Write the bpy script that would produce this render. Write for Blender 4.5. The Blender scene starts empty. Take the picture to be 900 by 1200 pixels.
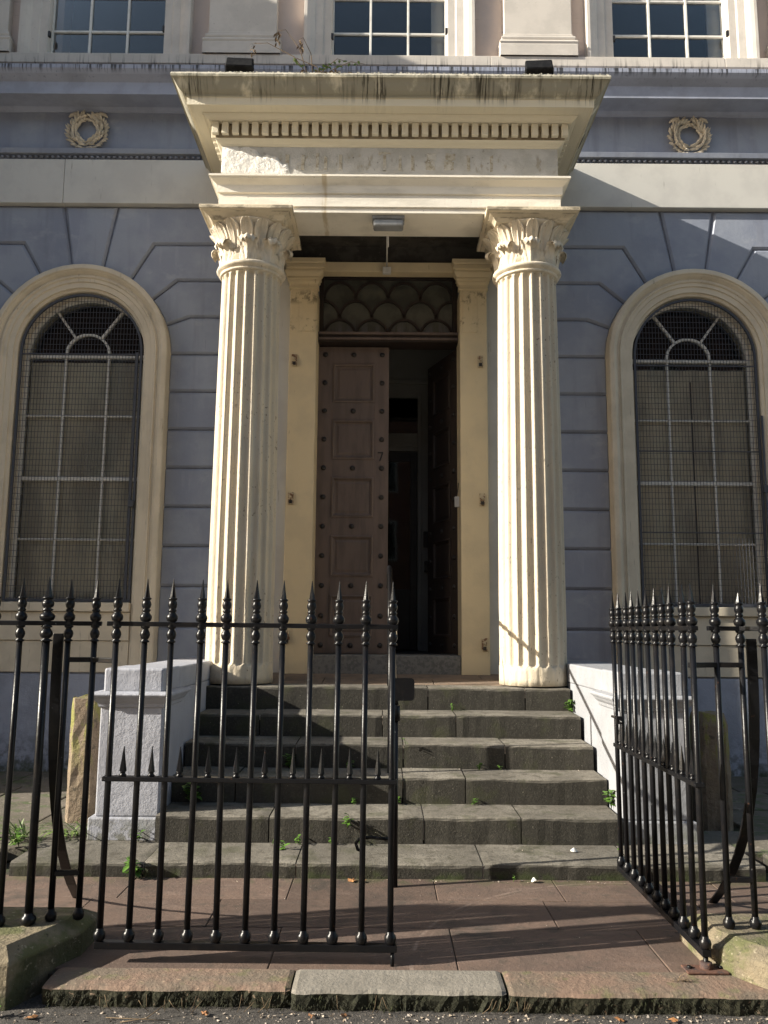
import bpy, bmesh, math, random
from mathutils import Vector, Matrix
R = math.radians
rnd = random.Random(7)
S = bpy.context.scene
COL = S.collection
# ------------------------------------------------------------------ camera
cam_d = bpy.data.cameras.new('camera'); cam = bpy.data.objects.new('camera', cam_d); COL.objects.link(cam)
S.camera = cam
cam_d.sensor_fit = 'VERTICAL'; cam_d.sensor_height = 32.0
cam_d.lens = 32.0 * 970.0 / 1200.0
cam_d.clip_start = 0.05; cam_d.clip_end = 2000
CP, CR = R(8.1), R(0.45)
fw = Vector((0, math.cos(CP), math.sin(CP))); up0 = Vector((0, -math.sin(CP), math.cos(CP))); rt0 = Vector((1, 0, 0))
rt = math.cos(CR) * rt0 + math.sin(CR) * up0; up = -math.sin(CR) * rt0 + math.cos(CR) * up0
mw = Matrix((rt, up, -fw)).transposed().to_4x4(); mw.translation = Vector((0, 0, 1.5))
cam.matrix_world = mw
# ------------------------------------------------------------------ sky, sun, exposure
SUN = Vector((2.1, 0.49, -1.0)).normalized()
EL = math.asin(-SUN.z); AZ = math.atan2(-SUN.x, -SUN.y)
W = bpy.data.worlds.new('World'); S.world = W; W.use_nodes = True
nt = W.node_tree; bg = nt.nodes['Background']; sky = nt.nodes.new('ShaderNodeTexSky')
sky.sky_type = 'NISHITA'; sky.sun_disc = False; sky.sun_elevation = EL; sky.sun_rotation = AZ
sky.air_density = 1.0; sky.dust_density = 1.2; sky.ozone_density = 1.0
wb = nt.nodes.new('ShaderNodeMix'); wb.data_type = 'RGBA'; wb.blend_type = 'MULTIPLY'; wb.inputs[0].default_value = 1.0
wb.inputs[7].default_value = (1.04, 0.96, 0.83, 1)   # camera white balance, uniform over the whole sky
nt.links.new(sky.outputs[0], wb.inputs[6]); nt.links.new(wb.outputs[2], bg.inputs[0]); bg.inputs[1].default_value = 0.098
sd = bpy.data.lights.new('sun', 'SUN'); sd.energy = 4.7; sd.angle = R(0.53); sd.color = (1.0, 0.93, 0.80)
so = bpy.data.objects.new('sun', sd); COL.objects.link(so); so.rotation_euler = SUN.to_track_quat('-Z', 'Y').to_euler(); so.location = (-20, -5, 15)
S.view_settings.view_transform = 'Standard'; S.view_settings.look = 'None'
S.view_settings.exposure = 1.33; S.view_settings.gamma = 1.0
S.cycles.max_bounces = 6; S.cycles.diffuse_bounces = 4; S.cycles.glossy_bounces = 3; S.cycles.transparent_max_bounces = 12

# ------------------------------------------------------------------ materials
def nmat(name, base, layers=(), rough=0.7, bump=(), spec=0.4, tint=0.0, metal=0.0):
    """base colour, then layers (colour, amount, [masks]); masks in world position:
    ('n', scale|(sx,sy,sz), lo, hi[, detail]) noise; ('z', z0, z1) ramp; ('up', a, b) normal z; ('x', a, b)"""
    m = bpy.data.materials.new(name); m.use_nodes = True
    t = m.node_tree; N = t.nodes; L = t.links; b = N['Principled BSDF']
    b.inputs['Roughness'].default_value = rough; b.inputs['Specular IOR Level'].default_value = spec; b.inputs['Metallic'].default_value = metal
    geo = N.new('ShaderNodeNewGeometry'); pos = geo.outputs['Position']
    sep = N.new('ShaderNodeSeparateXYZ'); L.new(pos, sep.inputs[0])
    sn = N.new('ShaderNodeSeparateXYZ'); L.new(geo.outputs['True Normal'], sn.inputs[0])
    def rng(sock, a, c):
        r = N.new('ShaderNodeMapRange'); r.interpolation_type = 'SMOOTHSTEP' if a < c else 'LINEAR'; r.clamp = True
        L.new(sock, r.inputs[0]); r.inputs[1].default_value = a; r.inputs[2].default_value = c
        if a > c:
            r.inputs[1].default_value = c; r.inputs[2].default_value = a; r.inputs[3].default_value = 1; r.inputs[4].default_value = 0
        return r.outputs[0]
    def noise(sc, det=5.0, rg=0.6):
        n = N.new('ShaderNodeTexNoise'); n.inputs['Detail'].default_value = det; n.inputs['Roughness'].default_value = rg
        if isinstance(sc, (int, float)):
            n.inputs['Scale'].default_value = sc; L.new(pos, n.inputs['Vector'])
        else:
            mp = N.new('ShaderNodeVectorMath'); mp.operation = 'MULTIPLY'; L.new(pos, mp.inputs[0]); mp.inputs[1].default_value = sc
            n.inputs['Scale'].default_value = 1.0; L.new(mp.outputs[0], n.inputs['Vector'])
        return n.outputs[0]
    def mask(k):
        if k[0] == 'n': return rng(noise(k[1], k[4] if len(k) > 4 else 5.0), k[2], k[3])
        if k[0] == 'z': return rng(sep.outputs[2], k[1], k[2])
        if k[0] == 'x': return rng(sep.outputs[0], k[1], k[2])
        if k[0] == 'y': return rng(sep.outputs[1], k[1], k[2])
        if k[0] == 'up': return rng(sn.outputs[2], k[1], k[2])
        if k[0] == 'ring':   # band around a vertical axis: ('ring', cx, cy, r, width)
            d = N.new('ShaderNodeVectorMath'); d.operation = 'DISTANCE'
            c = N.new('ShaderNodeCombineXYZ'); L.new(sep.outputs[0], c.inputs[0]); L.new(sep.outputs[1], c.inputs[1])
            L.new(c.outputs[0], d.inputs[0]); d.inputs[1].default_value = (k[1], k[2], 0)
            s = N.new('ShaderNodeMath'); s.operation = 'SUBTRACT'; L.new(d.outputs['Value'], s.inputs[0]); s.inputs[1].default_value = k[3]
            a = N.new('ShaderNodeMath'); a.operation = 'ABSOLUTE'; L.new(s.outputs[0], a.inputs[0])
            return rng(a.outputs[0], k[4], k[4] * 0.3)
    col = None
    rgb = N.new('ShaderNodeRGB'); rgb.outputs[0].default_value = (*base, 1); col = rgb.outputs[0]
    for c, amt, ms in layers:
        f = None
        for k in ms:
            o = mask(k)
            if f is None: f = o
            else:
                mu = N.new('ShaderNodeMath'); mu.operation = 'MULTIPLY'; L.new(f, mu.inputs[0]); L.new(o, mu.inputs[1]); f = mu.outputs[0]
        mu = N.new('ShaderNodeMath'); mu.operation = 'MULTIPLY'; L.new(f, mu.inputs[0]); mu.inputs[1].default_value = amt
        mx = N.new('ShaderNodeMix'); mx.data_type = 'RGBA'; L.new(mu.outputs[0], mx.inputs[0]); L.new(col, mx.inputs[6]); mx.inputs[7].default_value = (*c, 1)
        col = mx.outputs[2]
    if tint:
        oi = N.new('ShaderNodeObjectInfo'); r = N.new('ShaderNodeMapRange'); L.new(oi.outputs['Random'], r.inputs[0])
        r.inputs[3].default_value = 1 - tint; r.inputs[4].default_value = 1 + tint
        h = N.new('ShaderNodeHueSaturation'); L.new(r.outputs[0], h.inputs['Value']); L.new(col, h.inputs['Color']); col = h.outputs[0]
    L.new(col, b.inputs['Base Color'])
    nrm = None
    for sc, st, dist in bump:
        bp = N.new('ShaderNodeBump'); bp.inputs['Strength'].default_value = st; bp.inputs['Distance'].default_value = dist
        L.new(noise(sc, 6.0, 0.65), bp.inputs['Height'])
        if nrm is not None: L.new(nrm, bp.inputs['Normal'])
        nrm = bp.outputs[0]
    if nrm is not None: L.new(nrm, b.inputs['Normal'])
    return m
DK = (0.03, 0.028, 0.02)
M = {}
M['cream'] = nmat('cream_masonry_paint', (0.545, 0.47, 0.35),
    [((0.48, 0.42, 0.325), 0.8, [('n', 3.0, 0.42, 0.62)]), ((0.56, 0.505, 0.41), 0.7, [('n', (6, 6, 1.2), 0.5, 0.68)]),
     ((0.16, 0.13, 0.10), 0.85, [('n', (48, 48, 24), 0.61, 0.67), ('n', 1.6, 0.38, 0.55)]), ((0.40, 0.37, 0.31), 0.55, [('n', (11, 11, 0.9), 0.52, 0.66)]), ((0.33, 0.27, 0.17), 0.55, [('n', (14, 14, 2.0), 0.6, 0.75), ('n', 2.2, 0.45, 0.65)])],
    0.62, [(45.0, 0.35, 0.012), (9.0, 0.25, 0.02)])
M['stone_cream'] = nmat('weathered_cream_capital', (0.66, 0.58, 0.46),
    [((0.50, 0.45, 0.36), 0.8, [('n', 9.0, 0.45, 0.62)]), ((0.22, 0.19, 0.14), 0.75, [('n', 26.0, 0.62, 0.74)])], 0.75, [(60.0, 0.45, 0.01), (20.0, 0.3, 0.012)])
M['abacus'] = nmat('stained_abacus_paint', (0.66, 0.57, 0.42),
    [((0.10, 0.085, 0.06), 0.75, [('n', (6, 6, 14), 0.42, 0.62), ('up', 0.35, 0.0), ('up', -0.95, -0.7)]), ((0.25, 0.2, 0.14), 0.6, [('n', 22.0, 0.6, 0.72)])],
    0.75, [(50.0, 0.4, 0.01)])
M['anta'] = nmat('cream_anta_paint', (0.66, 0.54, 0.345),
    [((0.15, 0.115, 0.075), 0.8, [('n', (16, 16, 12), 0.46, 0.60), ('z', 4.90, 4.98), ('z', 5.09, 5.05)]), ((0.2, 0.15, 0.1), 0.7, [('n', 24.0, 0.55, 0.65), ('z', 4.60, 4.66), ('z', 4.80, 4.74)]), ((0.57, 0.47, 0.31), 0.7, [('n', 3.0, 0.42, 0.65)]), ((0.26, 0.20, 0.12), 0.7, [('n', (30, 30, 5), 0.64, 0.76)]), ((0.12, 0.08, 0.05), 0.7, [('n', 60.0, 0.71, 0.78)])],
    0.6, [(40.0, 0.2, 0.008)])
M['arch_white'] = nmat('white_architrave_paint', (0.82, 0.77, 0.67),
    [((0.62, 0.58, 0.50), 0.7, [('n', (2, 2, 8), 0.45, 0.65)]), ((0.22, 0.19, 0.14), 0.65, [('n', 45.0, 0.66, 0.75)]),
     ((0.40, 0.29, 0.12), 0.55, [('x', -0.62, -0.60), ('x', -0.555, -0.575), ('n', (20, 5, 4), 0.3, 0.6)])], 0.65, [(40.0, 0.3, 0.01)])
M['frieze'] = nmat('blistered_frieze_paint', (0.52, 0.505, 0.475),
    [((0.41, 0.395, 0.36), 0.8, [('n', 5.0, 0.42, 0.6)]), ((0.13, 0.115, 0.09), 0.8, [('n', 20.0, 0.66, 0.73)]),
     ((0.30, 0.26, 0.19), 0.7, [('n', (13, 4, 6), 0.57, 0.68), ('z', 5.80, 5.86), ('z', 6.03, 5.97)])], 0.8, [(26.0, 0.6, 0.02), (70.0, 0.3, 0.006)])
M['scar'] = nmat('old_filler_scar', (0.47, 0.43, 0.35), [((0.30, 0.26, 0.19), 0.85, [('n', 22.0, 0.45, 0.6)]), ((0.58, 0.56, 0.51), 0.8, [('n', 9.0, 0.52, 0.62)])], 0.9, [(40.0, 0.6, 0.01)])
M['patch'] = nmat('flaked_white_plaster', (0.78, 0.75, 0.70), [((0.25, 0.21, 0.15), 0.7, [('n', 24.0, 0.62, 0.7)])], 0.85, [(22.0, 0.9, 0.03), (60.0, 0.4, 0.01)])
M['cornice'] = nmat('algae_streaked_cornice', (0.72, 0.655, 0.51),
    [((0.31, 0.29, 0.225), 0.95, [('n', (5, 5, 2.0), 0.28, 0.48), ('z', 6.388, 6.395)]),
     ((0.035, 0.03, 0.02), 0.95, [('n', (40, 3, 1.2, ), 0.50, 0.58), ('z', 6.30, 6.44), ('n', (2.6, 1.0, 0.3), 0.46, 0.60)]),
     ((0.05, 0.045, 0.03), 0.85, [('n', (26, 26, 26), 0.48, 0.60), ('z', 6.515, 6.54), ('n', 1.6, 0.32, 0.58)]),
     ((0.66, 0.63, 0.54), 0.65, [('z', 6.534, 6.545), ('n', 30.0, 0.3, 0.55)])], 0.8, [(50.0, 0.4, 0.012)])
M['white_band'] = nmat('pale_grey_band_paint', (0.58, 0.565, 0.525),
    [((0.51, 0.495, 0.465), 0.8, [('n', 2.5, 0.42, 0.62)]), ((0.18, 0.165, 0.13), 0.6, [('n', (30, 30, 3), 0.66, 0.76)])], 0.6, [(30.0, 0.15, 0.006)])
GREY = (0.29, 0.315, 0.375)
M['blue_grey'] = nmat('blue_grey_masonry_paint', GREY,
    [((0.225, 0.247, 0.315), 0.8, [('n', 1.7, 0.40, 0.62)]), ((0.32, 0.335, 0.40), 0.5, [('n', (9, 9, 1.5), 0.55, 0.7)]), ((0.09, 0.09, 0.10), 0.6, [('n', (40, 40, 3), 0.66, 0.75)]), ((0.19, 0.20, 0.24), 0.5, [('n', (7, 1, 0.6), 0.52, 0.74)]), ((0.36, 0.375, 0.42), 0.5, [('n', (3.0, 3.0, 5.0), 0.58, 0.72)])],
    0.5, [(35.0, 0.22, 0.008), (6.0, 0.15, 0.02)], tint=0.05)
M['joint'] = nmat('dirty_joint_paint', (0.20, 0.215, 0.262), [((0.12, 0.125, 0.14), 0.7, [('n', 6.0, 0.4, 0.6)])], 0.8)
M['plinth'] = nmat('blue_grey_plinth_paint', (0.31, 0.335, 0.41),
    [((0.24, 0.26, 0.315), 0.8, [('n', 2.5, 0.42, 0.62)]), ((0.06, 0.065, 0.05), 0.9, [('n', 14.0, 0.40, 0.62), ('z', 0.55, 0.08)]), ((0.04, 0.055, 0.02), 0.8, [('n', 9.0, 0.35, 0.6), ('z', 0.22, 0.1)])],
    0.6, [(24.0, 0.45, 0.02), (70.0, 0.25, 0.006)])
M['cornice_grey'] = nmat('stained_blue_grey_cornice', (0.34, 0.365, 0.45),
    [((0.26, 0.28, 0.34), 0.7, [('n', 3.0, 0.42, 0.62)]), ((0.02, 0.02, 0.02), 0.92, [('n', (34, 1.0, 1.5), 0.50, 0.60), ('z', 7.42, 7.49)]), ((0.03, 0.03, 0.03), 0.6, [('n', (30, 30, 2), 0.6, 0.7), ('z', 7.30, 7.5)])],
    0.6, [(30.0, 0.2, 0.01)])
M['pier_paint'] = nmat('grey_white_pier_paint', (0.345, 0.355, 0.40),
    [((0.29, 0.298, 0.335), 0.7, [('n', 4.0, 0.42, 0.62)]), ((0.12, 0.12, 0.09), 0.9, [('n', 16.0, 0.40, 0.56), ('z', 0.30, 0.08)]), ((0.15, 0.14, 0.13), 0.7, [('n', 34.0, 0.67, 0.74)])],
    0.6, [(20.0, 0.32, 0.02), (80.0, 0.25, 0.005)])
M['pier_r'] = nmat('white_pier_paint', (0.285, 0.293, 0.315),
    [((0.245, 0.252, 0.27), 0.7, [('n', 4.0, 0.42, 0.62)]), ((0.12, 0.13, 0.08), 0.85, [('n', 16.0, 0.42, 0.6), ('z', 0.24, 0.08)]), ((0.2, 0.19, 0.17), 0.6, [('n', 34.0, 0.67, 0.74)])],
    0.6, [(26.0, 0.25, 0.02)])
M['surround'] = nmat('cream_surround_paint', (0.62, 0.545, 0.425),
    [((0.53, 0.465, 0.36), 0.8, [('n', 3.5, 0.42, 0.62)]), ((0.22, 0.18, 0.13), 0.65, [('n', (26, 26, 3), 0.62, 0.75)])], 0.6, [(40.0, 0.15, 0.006)])
M['upper'] = nmat('pinkish_cream_upper_wall', (0.56, 0.46, 0.40), [((0.48, 0.40, 0.36), 0.8, [('n', 1.8, 0.42, 0.62)]), ((0.2, 0.17, 0.15), 0.6, [('n', (1.5, 1.5, 40), 0.66, 0.74)])], 0.65, [(40.0, 0.15, 0.006)])
M['upper_trim'] = nmat('off_white_upper_trim', (0.62, 0.57, 0.51),
    [((0.52, 0.48, 0.43), 0.8, [('n', 2.5, 0.42, 0.62)]), ((0.10, 0.09, 0.08), 0.7, [('n', (30, 1, 2), 0.52, 0.66), ('z', 8.08, 7.95)]), ((0.2, 0.16, 0.12), 0.5, [('n', 30.0, 0.66, 0.75)])], 0.65, [(40.0, 0.2, 0.008)])
M['bar_white'] = nmat('white_glazing_paint', (0.74, 0.72, 0.67), [((0.55, 0.53, 0.48), 0.6, [('n', 12.0, 0.5, 0.66)])], 0.5)
M['iron'] = nmat('glossy_black_iron_paint', (0.006, 0.0062, 0.0075), [((0.16, 0.16, 0.16), 0.8, [('n', 55.0, 0.69, 0.75)]), ((0.06, 0.028, 0.016), 0.7, [('n', 30.0, 0.66, 0.74)]), ((0.014, 0.012, 0.011), 0.7, [('n', 14.0, 0.5, 0.7)])], 0.31, [(80.0, 0.16, 0.003), (24.0, 0.25, 0.007)], spec=0.22)
M['rust'] = nmat('rusty_iron', (0.10, 0.05, 0.035), [((0.04, 0.03, 0.03), 0.8, [('n', 20.0, 0.45, 0.6)]), ((0.22, 0.10, 0.05), 0.6, [('n', 45.0, 0.6, 0.7)])], 0.85, [(60.0, 0.5, 0.004)])
M['grille'] = nmat('dark_grille_paint', (0.055, 0.06, 0.075), [((0.10, 0.09, 0.08), 0.5, [('n', 20.0, 0.5, 0.7)])], 0.55)
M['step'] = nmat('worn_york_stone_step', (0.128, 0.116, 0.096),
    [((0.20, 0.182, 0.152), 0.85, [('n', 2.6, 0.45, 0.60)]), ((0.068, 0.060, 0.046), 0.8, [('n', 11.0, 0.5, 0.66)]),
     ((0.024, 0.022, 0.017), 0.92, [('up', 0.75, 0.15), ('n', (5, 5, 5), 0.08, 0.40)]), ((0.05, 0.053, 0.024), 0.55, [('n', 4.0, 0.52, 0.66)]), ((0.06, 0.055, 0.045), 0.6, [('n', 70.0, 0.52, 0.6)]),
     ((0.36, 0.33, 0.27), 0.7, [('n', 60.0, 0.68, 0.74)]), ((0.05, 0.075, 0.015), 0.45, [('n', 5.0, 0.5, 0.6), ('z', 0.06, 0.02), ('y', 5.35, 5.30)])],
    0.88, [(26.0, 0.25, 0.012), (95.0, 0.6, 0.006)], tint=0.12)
M['porch'] = nmat('brown_porch_paving', (0.20, 0.145, 0.105), [((0.13, 0.10, 0.075), 0.8, [('n', 5.0, 0.42, 0.62)]), ((0.09, 0.07, 0.05), 0.6, [('n', 20.0, 0.56, 0.7)])], 0.85, [(50.0, 0.3, 0.008)])
M['threshold'] = nmat('grey_granite_threshold', (0.17, 0.165, 0.155), [((0.10, 0.10, 0.095), 0.8, [('n', 30.0, 0.45, 0.6)]), ((0.26, 0.25, 0.24), 0.6, [('n', 90.0, 0.6, 0.7)])], 0.8, [(80.0, 0.3, 0.005)])
M['flag'] = nmat('red_sandstone_flag', (0.118, 0.080, 0.062),
    [((0.092, 0.064, 0.052), 0.8, [('n', 2.2, 0.40, 0.62)]), ((0.155, 0.112, 0.092), 0.55, [('n', (3, 14, 3), 0.52, 0.7)]), ((0.075, 0.058, 0.046), 0.7, [('n', 12.0, 0.52, 0.68)]),
     ((0.22, 0.165, 0.135), 0.65, [('ring', 1.44, 3.95, 1.30, 0.014), ('n', 6.0, 0.40, 0.56)]), ((0.2, 0.15, 0.12), 0.3, [('ring', 1.44, 3.95, 1.26, 0.008), ('n', 9.0, 0.38, 0.6)]),
     ((0.2, 0.15, 0.12), 0.3, [('ring', -1.33, 4.0, 1.31, 0.010), ('n', 9.0, 0.42, 0.6)]),
     ((0.07, 0.075, 0.03), 0.7, [('n', 6.0, 0.45, 0.62), ('y', 5.12, 5.30)]), ((0.05, 0.042, 0.035), 0.75, [('n', 1.3, 0.50, 0.66), ('n', 7.0, 0.40, 0.6)]), ((0.19, 0.15, 0.125), 0.5, [('n', 55.0, 0.62, 0.7)])],
    0.8, [(30.0, 0.4, 0.012), (110.0, 0.4, 0.004)], tint=0.22)
M['side_flag'] = nmat('dirty_side_flag', (0.12, 0.104, 0.084), [((0.09, 0.08, 0.06), 0.85, [('n', 4.0, 0.42, 0.6)]), ((0.06, 0.085, 0.03), 0.75, [('n', 7.0, 0.5, 0.64)]), ((0.26, 0.22, 0.18), 0.6, [('n', 18.0, 0.58, 0.7)])], 0.9, [(40.0, 0.5, 0.015)], tint=0.15)
M['earth'] = nmat('dark_joint_soil', (0.035, 0.03, 0.022), [((0.03, 0.045, 0.012), 0.7, [('n', 8.0, 0.45, 0.6)])], 0.95, [(60.0, 0.6, 0.01)])
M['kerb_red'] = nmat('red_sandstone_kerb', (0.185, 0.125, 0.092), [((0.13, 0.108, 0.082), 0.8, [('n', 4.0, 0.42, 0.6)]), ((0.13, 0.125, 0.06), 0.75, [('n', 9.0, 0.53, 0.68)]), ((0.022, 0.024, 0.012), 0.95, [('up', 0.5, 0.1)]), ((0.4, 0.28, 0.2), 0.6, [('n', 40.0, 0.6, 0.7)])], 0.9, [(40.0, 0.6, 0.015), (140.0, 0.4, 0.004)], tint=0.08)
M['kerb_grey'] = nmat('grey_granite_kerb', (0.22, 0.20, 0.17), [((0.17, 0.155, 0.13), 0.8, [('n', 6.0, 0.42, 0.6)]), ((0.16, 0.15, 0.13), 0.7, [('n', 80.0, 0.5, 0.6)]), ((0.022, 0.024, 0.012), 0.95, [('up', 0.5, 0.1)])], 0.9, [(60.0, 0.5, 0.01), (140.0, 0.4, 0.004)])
M['moss_stone'] = nmat('mossy_shade_toned_plinth', (0.20, 0.165, 0.11),
    [((0.13, 0.11, 0.078), 0.8, [('n', 4.0, 0.42, 0.6)]), ((0.09, 0.10, 0.035), 0.8, [('n', 6.0, 0.44, 0.6)]), ((0.04, 0.042, 0.022), 0.75, [('n', 3.0, 0.36, 0.54), ('up', 0.4, 0.0), ('x', 0.5, -0.5)]), ((0.38, 0.33, 0.24), 0.65, [('n', 36.0, 0.6, 0.7)]), ((0.04, 0.038, 0.026), 0.7, [('n', 28.0, 0.6, 0.7)])],  # moss and stains, plus shade coloured into the left plinth's upright faces
    0.92, [(24.0, 0.7, 0.03), (90.0, 0.5, 0.008)])
M['post_stone'] = nmat('mossy_gate_stone', (0.20, 0.155, 0.108), [((0.16, 0.12, 0.085), 0.8, [('n', 7.0, 0.42, 0.6)]), ((0.20, 0.20, 0.05), 0.85, [('n', (14, 14, 5), 0.48, 0.6), ('z', 0.35, 0.8)]), ((0.30, 0.23, 0.17), 0.6, [('n', (18, 18, 4), 0.55, 0.7)]), ((0.05, 0.045, 0.035), 0.7, [('n', 20.0, 0.58, 0.7)])], 0.92, [(30.0, 0.7, 0.03)])
M['asphalt'] = nmat('worn_asphalt', (0.066, 0.060, 0.054), [((0.11, 0.10, 0.09), 0.8, [('n', 140.0, 0.5, 0.62)]), ((0.032, 0.031, 0.03), 0.8, [('n', 70.0, 0.52, 0.64)]), ((0.26, 0.235, 0.21), 0.85, [('n', 95.0, 0.63, 0.69)])], 0.9, [(160.0, 0.9, 0.008), (40.0, 0.5, 0.01)])
M['door'] = nmat('brown_door_paint', (0.142, 0.105, 0.088), [((0.105, 0.079, 0.067), 0.8, [('n', (12, 12, 2), 0.42, 0.62)])], 0.55, [((60, 60, 6), 0.12, 0.004)])
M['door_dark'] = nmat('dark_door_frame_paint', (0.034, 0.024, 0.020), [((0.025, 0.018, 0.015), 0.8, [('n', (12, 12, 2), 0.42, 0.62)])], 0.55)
M['stud'] = nmat('black_door_stud', (0.02, 0.018, 0.018), [((0.045, 0.035, 0.03), 0.6, [('n', 40.0, 0.5, 0.65)])], 0.4)
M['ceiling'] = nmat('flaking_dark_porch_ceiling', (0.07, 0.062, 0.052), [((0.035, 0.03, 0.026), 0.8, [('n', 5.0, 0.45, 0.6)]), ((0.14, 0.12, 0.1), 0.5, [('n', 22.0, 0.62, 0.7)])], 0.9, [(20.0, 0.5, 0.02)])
M['hall'] = nmat('hall_wall_paint', (0.27, 0.268, 0.25), [((0.22, 0.218, 0.2), 0.6, [('n', 2.0, 0.42, 0.6)])], 0.7)
M['hall_dark'] = nmat('dark_hall_paint', (0.025, 0.024, 0.024), [((0.04, 0.036, 0.034), 0.6, [('n', 3.0, 0.42, 0.6)])], 0.5)
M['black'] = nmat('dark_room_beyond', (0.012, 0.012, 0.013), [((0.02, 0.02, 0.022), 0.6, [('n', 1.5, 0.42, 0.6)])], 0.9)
M['blind'] = nmat('dusty_beige_blind', (0.80, 0.72, 0.58), [((0.68, 0.61, 0.49), 0.8, [('n', (9, 9, 0.8), 0.42, 0.6)]), ((0.50, 0.45, 0.37), 0.85, [('n', (2.2, 1, 0.8), 0.46, 0.58)])], 0.85)
M['lamp'] = nmat('grey_lamp_housing', (0.26, 0.27, 0.28), [((0.18, 0.18, 0.18), 0.7, [('n', 14.0, 0.45, 0.6)])], 0.45)
M['lens'] = nmat('milky_lamp_lens', (0.30, 0.31, 0.32), [((0.22, 0.22, 0.22), 0.6, [('n', 9.0, 0.45, 0.6)])], 0.25)
M['plastic'] = nmat('white_plastic', (0.62, 0.60, 0.56), [((0.5, 0.48, 0.44), 0.6, [('n', 14.0, 0.45, 0.6)])], 0.4)
M['flood'] = nmat('matt_black_lamp_case', (0.008, 0.008, 0.009), [((0.02, 0.02, 0.02), 0.6, [('n', 20.0, 0.45, 0.6)])], 0.7, spec=0.12)
M['cord'] = nmat('pale_cord', (0.5, 0.43, 0.32), [((0.35, 0.3, 0.22), 0.6, [('n', 60.0, 0.45, 0.6)])], 0.9)
M['bracket'] = nmat('painted_rusty_bracket', (0.52, 0.43, 0.29), [((0.15, 0.06, 0.025), 0.9, [('n', 30.0, 0.48, 0.6)])], 0.8, [(60.0, 0.5, 0.004)])
M['leaf'] = nmat('fresh_green_leaf', (0.085, 0.18, 0.024), [((0.045, 0.095, 0.015), 0.8, [('n', 25.0, 0.42, 0.6)]), ((0.13, 0.21, 0.04), 0.6, [('n', 40.0, 0.55, 0.7)])], 0.5)
M['leaf_pale'] = nmat('pale_green_blade', (0.13, 0.19, 0.05), [((0.08, 0.13, 0.03), 0.8, [('n', 25.0, 0.42, 0.6)]), ((0.24, 0.26, 0.11), 0.6, [('n', 18.0, 0.55, 0.7)])], 0.6)
M['dead'] = nmat('dry_brown_stem', (0.17, 0.12, 0.07), [((0.1, 0.07, 0.04), 0.8, [('n', 25.0, 0.42, 0.6)])], 0.9)
M['litter'] = nmat('fallen_leaf', (0.28, 0.13, 0.05), [((0.16, 0.08, 0.04), 0.8, [('n', 12.0, 0.42, 0.6)]), ((0.4, 0.22, 0.08), 0.6, [('n', 30.0, 0.55, 0.7)])], 0.8)
M['crumb'] = nmat('pale_debris', (0.46, 0.40, 0.34), [((0.2, 0.15, 0.1), 0.9, [('n', 30.0, 0.42, 0.6)])], 0.9)
M['moss'] = nmat('dark_moss', (0.026, 0.028, 0.013), [((0.015, 0.014, 0.009), 0.8, [('n', 12.0, 0.4, 0.6)]), ((0.05, 0.06, 0.018), 0.5, [('n', 5.0, 0.55, 0.68)])], 0.95)
M['brick'] = nmat('opposite_brick', (0.26, 0.13, 0.09), [((0.18, 0.10, 0.07), 0.8, [('n', 2.0, 0.42, 0.6)])], 0.9)
M['render'] = nmat('side_wing_render', (0.40, 0.36, 0.31), [((0.32, 0.29, 0.25), 0.8, [('n', 1.4, 0.42, 0.6)])], 0.8, [(30.0, 0.3, 0.01)])
def glass(name, tint, fr=0.04):
    m = bpy.data.materials.new(name); m.use_nodes = True; t = m.node_tree; N = t.nodes; L = t.links
    N.remove(N['Principled BSDF']); out = N['Material Output']
    tr = N.new('ShaderNodeBsdfTransparent'); tr.inputs[0].default_value = (*tint, 1)
    gl = N.new('ShaderNodeBsdfGlossy'); gl.inputs['Roughness'].default_value = 0.03; gl.inputs[0].default_value = (0.9, 0.92, 0.95, 1)
    f = N.new('ShaderNodeFresnel'); f.inputs[0].default_value = 1.40
    n = N.new('ShaderNodeTexNoise'); n.inputs['Scale'].default_value = 1.3; bp = N.new('ShaderNodeBump'); bp.inputs['Strength'].default_value = 0.03; bp.inputs['Distance'].default_value = 0.05
    g = N.new('ShaderNodeNewGeometry'); L.new(g.outputs['Position'], n.inputs['Vector']); L.new(n.outputs[0], bp.inputs['Height']); L.new(bp.outputs[0], gl.inputs['Normal'])
    mx = N.new('ShaderNodeMixShader'); L.new(f.outputs[0], mx.inputs[0]); L.new(tr.outputs[0], mx.inputs[1]); L.new(gl.outputs[0], mx.inputs[2]); L.new(mx.outputs[0], out.inputs['Surface'])
    return m
M['glass'] = glass('old_window_glass', (0.94, 0.95, 0.94))
M['glass_dark'] = glass('dark_fanlight_glass', (0.6, 0.61, 0.58))

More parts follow.
